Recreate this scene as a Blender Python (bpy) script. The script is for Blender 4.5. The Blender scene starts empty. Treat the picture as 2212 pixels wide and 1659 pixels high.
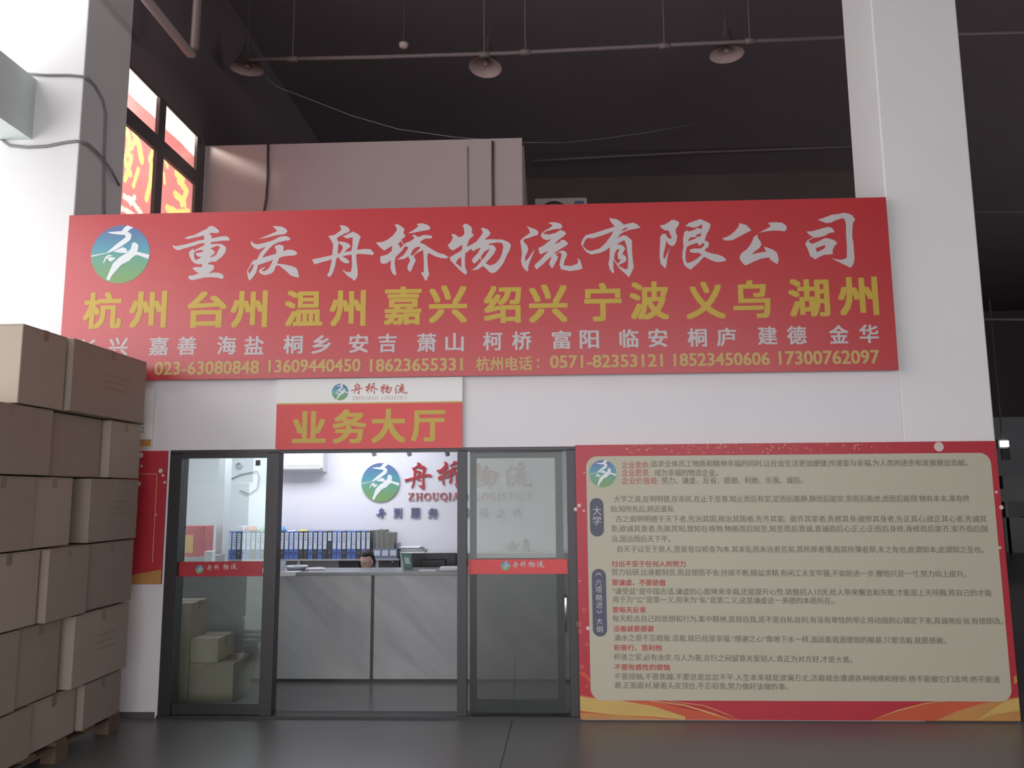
import bpy, bmesh, math, random
from mathutils import Vector, Matrix
random.seed(7)
sc = bpy.context.scene
COL = sc.collection
# ---------------------------------------------------------------- camera
CH, YAW, PIT, ROL, FPX = 1.70919935, 4.08705019e-02, 1.36552359e-01, -7.60297763e-03, 1708.30723
IW, IH = 2212, 1659
CAM = Vector((0, -6.3, CH))
fw = Vector((-math.sin(YAW)*math.cos(PIT), math.cos(YAW)*math.cos(PIT), math.sin(PIT)))
r0 = Vector((math.cos(YAW), math.sin(YAW), 0)); u0 = r0.cross(fw)
rt = math.cos(ROL)*r0 + math.sin(ROL)*u0
up = -math.sin(ROL)*r0 + math.cos(ROL)*u0
cd = bpy.data.cameras.new('camera'); cam = bpy.data.objects.new('camera', cd); COL.objects.link(cam)
cd.sensor_width = 36; cd.lens = 36*FPX/IW; cd.clip_start = .05; cd.clip_end = 300
m = Matrix((rt, up, -fw)).transposed().to_4x4(); m.translation = CAM
cam.matrix_world = m; sc.camera = cam
# ---------------------------------------------------------------- world, lights, exposure
wd = bpy.data.worlds.new('sky'); sc.world = wd; wd.use_nodes = True
bg = wd.node_tree.nodes['Background']; bg.inputs[0].default_value = (.97, .97, 1, 1); bg.inputs[1].default_value = 3.5
vs = sc.view_settings; vs.view_transform = 'Standard'; vs.look = 'None'; vs.exposure = 0; vs.gamma = 1; vs.use_curve_mapping = False

def area(name, loc, to, sx, sy, power, col=(1, 1, 1), spread=180):
    l = bpy.data.lights.new(name, 'AREA'); l.shape = 'RECTANGLE'; l.size = sx; l.size_y = sy; l.energy = power; l.color = col
    l.spread = math.radians(spread)
    o = bpy.data.objects.new(name, l); COL.objects.link(o); o.location = loc
    o.rotation_euler = (Vector(to)-Vector(loc)).to_track_quat('-Z', 'Y').to_euler()
    return o
def portal(name, loc, to, sx, sy):
    o = area(name, loc, to, sx, sy, 1); o.data.cycles.is_portal = True
portal('dock_opening', (.6, -12, 2.35), (.6, 0, 2.35), 11.8, 4.7)
portal('side_opening', (-5.3, -6, 4), (0, -6, 4), 12, 8)
portal('added_far_opening', (19, 5, 1.6), (0, 5, 1.6), 8, 3.2)  # unseen opening, added to bring daylight into the far hall
area('side_window_daylight', (-5.6, -.5, 6.55), (-3.3, 2.45, 5.5), .8, .5, 42, (1, 1, .97), 50)
portal('window_opening', (-4.2, 1.55, 4.9), (0, 1.55, 4.9), 1.8, 2.4)
area('office_panel_light', (-2.6, 2.9, 2.66), (-2.6, 3.0, 0), 2.6, .5, 42, (.92, .93, 1))
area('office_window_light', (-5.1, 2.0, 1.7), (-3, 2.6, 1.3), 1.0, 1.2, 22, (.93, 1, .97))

# ---------------------------------------------------------------- helpers
def ray(x, y): return fw + rt*((x-IW/2)/FPX) - up*((y-IH/2)/FPX)
def P(x, y, Y=0.0):            # point of the plane y = Y seen at photo pixel (x, y)
    d = ray(x, y); return CAM + d*((Y-CAM.y)/d.y)
def G(x, y, z=0.0):
    d = ray(x, y); return CAM + d*((z-CAM.z)/d.z)
def XP(x, y, X):
    d = ray(x, y); return CAM + d*((X-CAM.x)/d.x)

def mat(name, col, rough=.6, metal=0, spec=.5, noise=0, nscale=8, bump=0, bscale=60, trans=0, emit=0, coat=0, stretch=None, alpha=1):
    m = bpy.data.materials.new(name); m.use_nodes = True; nt = m.node_tree; b = nt.nodes['Principled BSDF']
    b.inputs['Base Color'].default_value = (*col, 1); b.inputs['Roughness'].default_value = rough
    b.inputs['Metallic'].default_value = metal; b.inputs['Specular IOR Level'].default_value = spec
    b.inputs['Transmission Weight'].default_value = trans; b.inputs['Coat Weight'].default_value = coat
    if emit:
        b.inputs['Emission Color'].default_value = (*col, 1); b.inputs['Emission Strength'].default_value = emit
    tc = nt.nodes.new('ShaderNodeTexCoord'); mp = nt.nodes.new('ShaderNodeMapping'); nt.links.new(tc.outputs['Object'], mp.inputs[0])
    if stretch: mp.inputs['Scale'].default_value = stretch
    n = nt.nodes.new('ShaderNodeTexNoise'); n.inputs['Scale'].default_value = nscale; n.inputs['Detail'].default_value = 6
    nt.links.new(mp.outputs[0], n.inputs['Vector'])
    mx = nt.nodes.new('ShaderNodeMix'); mx.data_type = 'RGBA'
    k = noise or .04
    mx.inputs[6].default_value = (*[c*(1-k) for c in col], 1); mx.inputs[7].default_value = (*[min(1, c*(1+k)) for c in col], 1)
    nt.links.new(n.outputs['Fac'], mx.inputs[0]); nt.links.new(mx.outputs[2], b.inputs['Base Color'])
    if bump:
        n2 = nt.nodes.new('ShaderNodeTexNoise'); n2.inputs['Scale'].default_value = bscale; n2.inputs['Detail'].default_value = 4
        nt.links.new(mp.outputs[0], n2.inputs['Vector'])
        bp = nt.nodes.new('ShaderNodeBump'); bp.inputs['Strength'].default_value = bump; bp.inputs['Distance'].default_value = .01
        nt.links.new(n2.outputs['Fac'], bp.inputs['Height']); nt.links.new(bp.outputs[0], b.inputs['Normal'])
    m['mix'] = mx.name
    return m

def marble(name, a, b_):
    m = mat(name, a, rough=.3, noise=.05)
    nt = m.node_tree; N = nt.nodes; L = nt.links
    tc = N.new('ShaderNodeTexCoord'); mp = N.new('ShaderNodeMapping'); mp.inputs['Rotation'].default_value = (0, math.radians(-42), 0)
    mp2 = N.new('ShaderNodeMapping'); mp2.inputs['Scale'].default_value = (.55, 1, 2.6)
    n = N.new('ShaderNodeTexNoise'); n.inputs['Scale'].default_value = 1.5; n.inputs['Detail'].default_value = 7; n.inputs['Distortion'].default_value = .8
    cr = N.new('ShaderNodeValToRGB'); cr.color_ramp.elements[0].position = .35; cr.color_ramp.elements[1].position = .68
    cr.color_ramp.elements[0].color = (*b_, 1); cr.color_ramp.elements[1].color = (*a, 1)
    L.new(tc.outputs['Object'], mp.inputs[0]); L.new(mp.outputs[0], mp2.inputs[0]); L.new(mp2.outputs[0], n.inputs['Vector']); L.new(n.outputs['Fac'], cr.inputs[0])
    L.new(cr.outputs[0], N['Principled BSDF'].inputs['Base Color'])
    return m

M = {}
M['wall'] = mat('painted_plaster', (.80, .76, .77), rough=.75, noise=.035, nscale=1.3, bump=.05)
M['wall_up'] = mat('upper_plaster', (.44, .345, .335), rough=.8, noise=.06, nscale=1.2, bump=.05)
M['pillar'] = mat('pillar_plaster', (.82, .80, .79), rough=.8, noise=.04, nscale=1.6, bump=.05)
M['ceil'] = mat('dark_roof_sheet', (.185, .145, .155), rough=.85, noise=.12, nscale=.7)
M['backwall'] = mat('dark_back_wall', (.15, .108, .10), rough=.9, noise=.2, nscale=.6)
M['farwall'] = mat('far_wall_lit_grey', (.6, .6, .62), rough=.9, noise=.15, nscale=.8)
M['floor'] = mat('worn_concrete_floor', (.155, .150, .148), rough=.34, noise=.16, nscale=1.1, bump=.04, bscale=20)
M['tile'] = mat('office_tile', (.30, .30, .30), rough=.22, noise=.04, nscale=2)
M['office_wall'] = mat('office_wall_paint', (.80, .80, .86), rough=.7, noise=.02, nscale=1.5)
M['frame'] = mat('dark_aluminium', (.050, .047, .049), rough=.38, metal=.3, noise=.06)
M['frame2'] = mat('window_frame_metal', (.12, .10, .10), rough=.5, noise=.06)
M['red'] = mat('banner_red', (.50, .022, .028), spec=.9, rough=.38, noise=.05, nscale=1.0, bump=.03, bscale=6)
M['red2'] = mat('sign_red', (.68, .045, .045), rough=.35, noise=.04)
M['red3'] = mat('notice_red', (.48, .030, .045), rough=.40, noise=.06, nscale=3)
M['white_print'] = mat('white_print', (.56, .50, .50), rough=.45, noise=.03)
M['yellow_print'] = mat('yellow_print', (.56, .38, .055), rough=.45, noise=.03)
M['gold_print'] = mat('pale_yellow_print', (.56, .38, .13), rough=.45, noise=.03)
M['sign_white'] = mat('sign_white', (.80, .78, .76), rough=.35, noise=.02)
M['cream'] = mat('poster_cream', (.52, .48, .37), rough=.45, noise=.02, nscale=2)
M['gold'] = mat('poster_gold', (.52, .25, .075), rough=.45, noise=.22, nscale=3, stretch=(1, 1, 5))
M['gold2'] = mat('poster_gold_light', (.60, .40, .12), rough=.45, noise=.15, nscale=4, stretch=(1, 1, 5))
M['orange'] = mat('poster_orange', (.58, .10, .045), rough=.45, noise=.12, nscale=3)
M['spark'] = mat('sparkle_print', (.68, .32, .16), rough=.5, noise=.05)
M['spark2'] = mat('pale_dot_print', (.70, .55, .50), rough=.5, noise=.05)
M['ink'] = mat('dark_ink', (.20, .17, .12), rough=.5, noise=.05)
M['red_ink'] = mat('red_ink', (.50, .075, .055), rough=.5, noise=.05)
M['badge'] = mat('badge_blue', (.085, .085, .135), rough=.45, noise=.04)
M['logo_white'] = mat('emblem_white', (.78, .80, .82), rough=.4, noise=.02)
M['acrylic_red'] = mat('red_acrylic', (.42, .035, .045), rough=.25, noise=.03)
M['acrylic_blue'] = mat('blue_acrylic', (.10, .11, .26), rough=.25, noise=.03)
M['carton'] = mat('corrugated_cardboard', (.39, .315, .255), rough=.8, noise=.09, nscale=3, bump=.06, bscale=30)
M['carton2'] = mat('corrugated_cardboard_pale', (.46, .38, .305), rough=.8, noise=.08, nscale=3, bump=.06, bscale=30)
M['tape'] = mat('packing_tape', (.27, .205, .15), rough=.3, noise=.05)
M['carton_ink'] = mat('carton_ink', (.30, .24, .19), rough=.8, noise=.1)
M['wood'] = mat('pallet_wood', (.18, .12, .08), rough=.8, noise=.2, nscale=4, stretch=(1, 6, 6))
M['cable'] = mat('grey_cable', (.25, .24, .24), rough=.6, noise=.05)
M['cable_dark'] = mat('brown_cable', (.10, .06, .05), rough=.6, noise=.05)
M['pipe'] = mat('painted_pipe', (.20, .15, .15), rough=.5, noise=.15)
M['pipe2'] = mat('drain_pipe', (.46, .37, .35), rough=.5, noise=.1)
M['lamp_in'] = mat('lamp_reflector', (.55, .40, .36), rough=.4, noise=.1)
M['lamp_out'] = mat('lamp_housing', (.09, .07, .07), rough=.5, noise=.1)
M['bulb'] = mat('lamp_bulb', (.35, .30, .28), rough=.2, noise=.05)
M['ac'] = mat('ac_plastic', (.74, .74, .76), rough=.35, noise=.02)
M['ac_out'] = mat('outdoor_unit_steel', (.5, .42, .41), rough=.5, noise=.06)
M['black'] = mat('black_plastic', (.028, .027, .028), rough=.4, noise=.1)
M['darkgrey'] = mat('dark_grey_laminate', (.075, .072, .072), rough=.5, noise=.1)
M['grey'] = mat('grey_laminate', (.24, .24, .24), rough=.5, noise=.05)
M['lightgrey'] = mat('light_laminate', (.50, .49, .50), rough=.45, noise=.04)
M['marble'] = marble('grey_marble', (.48, .48, .48), (.35, .35, .355))
M['ctop'] = mat('counter_stone_top', (.30, .30, .31), rough=.25, noise=.08, nscale=30)
M['paper'] = mat('white_paper', (.85, .85, .88), rough=.6, noise=.02)
M['bblue'] = mat('binder_blue', (.12, .20, .52), rough=.4, noise=.05)
M['bdark'] = mat('binder_charcoal', (.085, .085, .10), rough=.4, noise=.05)
M['label'] = mat('binder_label', (.68, .75, .86), rough=.5, noise=.02)
M['chrome'] = mat('chrome', (.6, .6, .6), rough=.2, metal=1, noise=.02)
M['cup'] = mat('white_cup', (.75, .78, .88), rough=.3, noise=.02)
M['skin'] = mat('skin', (.78, .50, .41), rough=.55, noise=.06, nscale=20)
M['hair'] = mat('black_hair', (.018, .014, .014), rough=.5, noise=.3, nscale=60, bump=.4, bscale=150)
M['shirt'] = mat('dark_shirt', (.06, .06, .09), rough=.8, noise=.1)
M['trousers'] = mat('dark_trousers', (.03, .03, .04), rough=.8, noise=.1)
M['green'] = mat('green_card', (.10, .22, .18), rough=.5, noise=.05)
M['screen'] = mat('pale_label', (.45, .52, .56), rough=.4, noise=.05)
M['cloth_blue'] = mat('blue_cloth', (.13, .36, .70), rough=.8, noise=.08)
M['cloth_red'] = mat('red_cloth', (.50, .25, .22), rough=.8, noise=.12)
M['cloth_green'] = mat('green_cloth', (.30, .45, .33), rough=.8, noise=.1)
M['cloth_yellow'] = mat('yellow_cloth', (.72, .60, .16), rough=.8, noise=.08)
M['pinkred'] = mat('pinkish_red_box', (.62, .20, .22), rough=.5, noise=.08)
M['orange_box'] = mat('orange_reflection', (.72, .46, .24), rough=.5, noise=.08)
M['book'] = mat('book_tan', (.32, .29, .24), rough=.6, noise=.1)
M['book2'] = mat('book_grey_green', (.20, .22, .20), rough=.6, noise=.1)
M['skirt'] = mat('dark_skirting', (.10, .09, .10), rough=.6, noise=.1)
M['beam'] = mat('painted_beam', (.72, .80, .77), rough=.8, noise=.05)
M['bright'] = mat('corrugated_canopy', (.66, .69, .64), rough=.8, noise=.05)
M['lamp_lit'] = mat('lit_tube', (.95, .97, 1), rough=.5, emit=2.2)
M['backlit'] = mat('red_banner_cloth', (.60, .19, .19), rough=.7, noise=.05)
M['backlit_y'] = mat('banner_cloth_yellow', (.74, .56, .20), rough=.7, noise=.05)
M['backlit_w'] = mat('banner_cloth_white', (.75, .62, .58), rough=.7, noise=.05)
for k_ in ('backlit', 'backlit_y', 'backlit_w', 'bright'):          # thin printed cloth lets daylight through
    nt = M[k_].node_tree; b = nt.nodes['Principled BSDF']; tr = nt.nodes.new('ShaderNodeBsdfTranslucent'); ms = nt.nodes.new('ShaderNodeMixShader')
    nt.links.new(nt.nodes[M[k_]['mix']].outputs[2], tr.inputs[0]); ms.inputs[0].default_value = .7
    nt.links.new(b.outputs[0], ms.inputs[1]); nt.links.new(tr.outputs[0], ms.inputs[2]); nt.links.new(ms.outputs[0], nt.nodes['Material Output'].inputs[0])

def glass(name, tint, refl=.12, rough=.02, gc=(.93, 1, .96)):
    m = bpy.data.materials.new(name); m.use_nodes = True; nt = m.node_tree; nt.nodes.clear()
    out = nt.nodes.new('ShaderNodeOutputMaterial'); t = nt.nodes.new('ShaderNodeBsdfTransparent'); g = nt.nodes.new('ShaderNodeBsdfGlossy')
    t.inputs[0].default_value = (*tint, 1); g.inputs['Roughness'].default_value = rough; g.inputs[0].default_value = (*gc, 1)
    fr = nt.nodes.new('ShaderNodeLayerWeight'); pw = nt.nodes.new('ShaderNodeMath'); pw.operation = 'POWER'; pw.inputs[1].default_value = 4.5; nt.links.new(fr.outputs['Facing'], pw.inputs[0])
    mt = nt.nodes.new('ShaderNodeMath'); mt.operation = 'MULTIPLY_ADD'; mt.inputs[1].default_value = .9; mt.inputs[2].default_value = refl/2
    ms = nt.nodes.new('ShaderNodeMixShader'); nt.links.new(pw.outputs[0], mt.inputs[0]); nt.links.new(mt.outputs[0], ms.inputs[0])
    nt.links.new(t.outputs[0], ms.inputs[1]); nt.links.new(g.outputs[0], ms.inputs[2]); nt.links.new(ms.outputs[0], out.inputs[0])
    return m
M['glass'] = glass('door_glass', (.90, .95, .93), .10)
M['glass_grey'] = glass('tinted_door_glass', (.68, .675, .67), .15, gc=(1, .98, .98))
M['glass_clear'] = glass('clear_glass', (.84, .85, .84), .04)
M['pane'] = glass('window_glass', (.92, .94, .90), .08)

class MB:
    def __init__(s): s.v = []; s.f = []
    def add(s, vs_, fs):
        n = len(s.v); s.v += [tuple(v) for v in vs_]; s.f += [tuple(i+n for i in f) for f in fs]; return s
    def box(s, x0, x1, y0, y1, z0, z1):
        v = [(x, y, z) for z in (z0, z1) for y in (y0, y1) for x in (x0, x1)]
        return s.add(v, [(0, 2, 3, 1), (4, 5, 7, 6), (0, 1, 5, 4), (2, 6, 7, 3), (0, 4, 6, 2), (1, 3, 7, 5)])
    def quad8(s, front, dy):     # a quad in a y = const plane, given thickness dy behind
        v = [tuple(p) for p in front]+[(p[0], p[1]+dy, p[2]) for p in front]
        return s.add(v, [(0, 1, 2, 3), (7, 6, 5, 4), (0, 4, 5, 1), (1, 5, 6, 2), (2, 6, 7, 3), (3, 7, 4, 0)])
    def tube(s, pts, r, n=8, cap=True):
        pts = [Vector(p) for p in pts]; rings = []
        for i, p in enumerate(pts):
            a = pts[max(0, i-1)]; b = pts[min(len(pts)-1, i+1)]; t = (b-a).normalized()
            ref = Vector((0, 0, 1)) if abs(t.z) < .9 else Vector((0, 1, 0))
            e1 = t.cross(ref).normalized(); e2 = t.cross(e1)
            rr = r[i] if isinstance(r, (list, tuple)) else r
            rings.append([p+(e1*math.cos(2*math.pi*k/n)+e2*math.sin(2*math.pi*k/n))*rr for k in range(n)])
        v = [q for ring in rings for q in ring]; f = []
        for i in range(len(pts)-1):
            for k in range(n):
                k2 = (k+1) % n; f.append((i*n+k, i*n+k2, (i+1)*n+k2, (i+1)*n+k))
        if cap: f.append(tuple(range(n))[::-1]); f.append(tuple((len(pts)-1)*n+k for k in range(n)))
        return s.add(v, f)
    def lathe(s, prof, c, n=20, axis='z'):
        v = []; f = []
        for (r, h) in prof:
            for k in range(n):
                a = 2*math.pi*k/n
                if axis == 'z': v.append((c[0]+r*math.cos(a), c[1]+r*math.sin(a), c[2]+h))
                else: v.append((c[0]+r*math.cos(a), c[1]+h, c[2]+r*math.sin(a)))
        for i in range(len(prof)-1):
            for k in range(n):
                k2 = (k+1) % n; q = (i*n+k, i*n+k2, (i+1)*n+k2, (i+1)*n+k); f.append(q if axis == 'z' else q[::-1])
        return s.add(v, f)
    def build(s, name, m_, parent=None, smooth=False, bevel=0):
        off = Vector(parent['_o']) if parent is not None and '_o' in parent else Vector((0, 0, 0))
        me = bpy.data.meshes.new(name); me.from_pydata([tuple(Vector(v)-off) for v in s.v], [], s.f); me.update()
        if bevel:
            bm = bmesh.new(); bm.from_mesh(me); bmesh.ops.bevel(bm, geom=list(bm.edges), offset=bevel, segments=2, affect='EDGES', profile=.5); bm.to_mesh(me); bm.free()
        me.materials.append(M[m_] if isinstance(m_, str) else m_)
        if smooth: me.polygons.foreach_set('use_smooth', [True]*len(me.polygons))
        o = bpy.data.objects.new(name, me); COL.objects.link(o)
        if parent is not None: o.parent = parent; o['_o'] = tuple(off)
        return o

def tag(o, label=None, cat=None, group=None, kind=None):
    if label: o['label'] = label
    if cat: o['category'] = cat
    if group: o['group'] = group
    if kind: o['kind'] = kind
    return o
def thing(name, loc, label=None, cat=None, group=None, kind=None, rz=0):
    o = bpy.data.objects.new(name, None); COL.objects.link(o); o.location = loc; o.empty_display_size = .1
    o.rotation_euler[2] = rz; o['_o'] = tuple(loc)
    return tag(o, label, cat, group, kind)
def box(name, m_, dims, parent=None, bevel=0, **kw):
    return tag(MB().box(*dims).build(name, m_, parent, bevel=bevel), **kw)

# ---- flat print: text and traced shapes
_tc = {}
def text_geo(s, bold=0, vertical=False):
    key = (s, bold, vertical)
    if key in _tc: return _tc[key]
    c = bpy.data.curves.new('t', 'FONT'); c.body = '\n'.join(s) if vertical else s; c.resolution_u = 3; c.space_line = .95
    o = bpy.data.objects.new('t', c); COL.objects.link(o)
    dg = bpy.context.evaluated_depsgraph_get()
    me = bpy.data.meshes.new_from_object(o.evaluated_get(dg))
    vv = [(v.co.x, v.co.y) for v in me.vertices]; ff = [tuple(p.vertices) for p in me.polygons]
    bpy.data.objects.remove(o); bpy.data.curves.remove(c); bpy.data.meshes.remove(me)
    if bold:               # embolden by overlapping shifted copies of the print
        n = len(vv); V0, F0 = vv, ff; vv = []; ff = []
        for k, (dx, dy) in enumerate(((-1, -.7), (1, -.7), (-1, .7), (1, .7), (0, 0)) if bold > .01 else ((-1, 0), (1, 0))):
            vv += [(x+dx*bold, y+dy*bold, k) for x, y in V0]; ff += [tuple(i+n*k for i in f) for f in F0]
    x0 = min(v[0] for v in vv); x1 = max(v[0] for v in vv); y0 = min(v[1] for v in vv); y1 = max(v[1] for v in vv)
    _tc[key] = ([((v[0]-x0)/(x1-x0), (v[1]-y0)/(y1-y0), v[2] if len(v) > 2 else 0) for v in vv], ff)
    return _tc[key]
def poly_geo(loops):           # loops in traced pixels, y down; even-odd fill
    c = bpy.data.curves.new('p', 'CURVE'); c.dimensions = '2D'; c.fill_mode = 'BOTH'
    for lp in loops:
        s = c.splines.new('POLY'); s.points.add(len(lp)-1); s.use_cyclic_u = True
        for i, (x, y) in enumerate(lp): s.points[i].co = (x, -y, 0, 1)
    o = bpy.data.objects.new('p', c); COL.objects.link(o)
    me = bpy.data.meshes.new_from_object(o.evaluated_get(bpy.context.evaluated_depsgraph_get()))
    # curve fills make front and back; keep one
    vv = [(v.co.x, -v.co.y) for v in me.vertices]; ff = [tuple(p.vertices) for p in me.polygons]
    bpy.data.objects.remove(o); bpy.data.curves.remove(c); bpy.data.meshes.remove(me)
    return vv, ff
def norm_geo(g):
    vv, ff = g; x0 = min(v[0] for v in vv); x1 = max(v[0] for v in vv); y0 = min(v[1] for v in vv); y1 = max(v[1] for v in vv)
    return [((x-x0)/(x1-x0), (y1-y)/(y1-y0)) for x, y in vv], ff
def rect_px(px0, px1, py0, py1, Y):
    ym = (py0+py1)/2; xm = (px0+px1)/2
    return P(px0, ym, Y).x, P(px1, ym, Y).x, P(xm, py1, Y).z, P(xm, py0, Y).z
def put(geo, rect, Y, mb=None, thick=0, slope=0):
    mb = mb or MB(); vv, ff = geo; x0, x1, z0, z1 = rect
    V = [(x0+t[0]*(x1-x0), Y-(t[2]*.0002 if len(t) > 2 else 0), z0+t[1]*(z1-z0)+slope*t[0]) for t in vv]
    if not thick: return mb.add(V, ff)
    n = len(V); E = {}
    for f in ff:
        for i in range(len(f)):
            a, b = f[i], f[(i+1) % len(f)]; E[(a, b)] = E.get((a, b), 0)+1
    F = list(ff)+[(b, a, a+n, b+n) for (a, b) in E if (b, a) not in E]
    return mb.add(V+[(x, y_+thick, z) for x, y_, z in V], F)
def tx(mb, s, px0, px1, py0, py1, Y, bold=0, thick=0, vertical=False):
    return put(text_geo(s, bold, vertical), rect_px(px0, px1, py0, py1, Y), Y, mb, thick)
def circle_geo(n=48): return [(.5+.5*math.cos(2*math.pi*i/n), .5+.5*math.sin(2*math.pi*i/n)) for i in range(n)], [tuple(range(n))]
def stroke(pts, ws):
    V = []; F = []
    for i, p in enumerate(pts):
        a = pts[max(0, i-1)]; b = pts[min(len(pts)-1, i+1)]; dx, dy = b[0]-a[0], b[1]-a[1]; l = math.hypot(dx, dy) or 1
        w = (ws[min(i, len(ws)-1)] if isinstance(ws, (list, tuple)) else ws)/2
        V += [(p[0]-dy/l*w, p[1]+dx/l*w), (p[0]+dy/l*w, p[1]-dx/l*w)]
    for i in range(len(pts)-1): F.append((2*i, 2*i+1, 2*i+3, 2*i+2))
    return V, F

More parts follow.
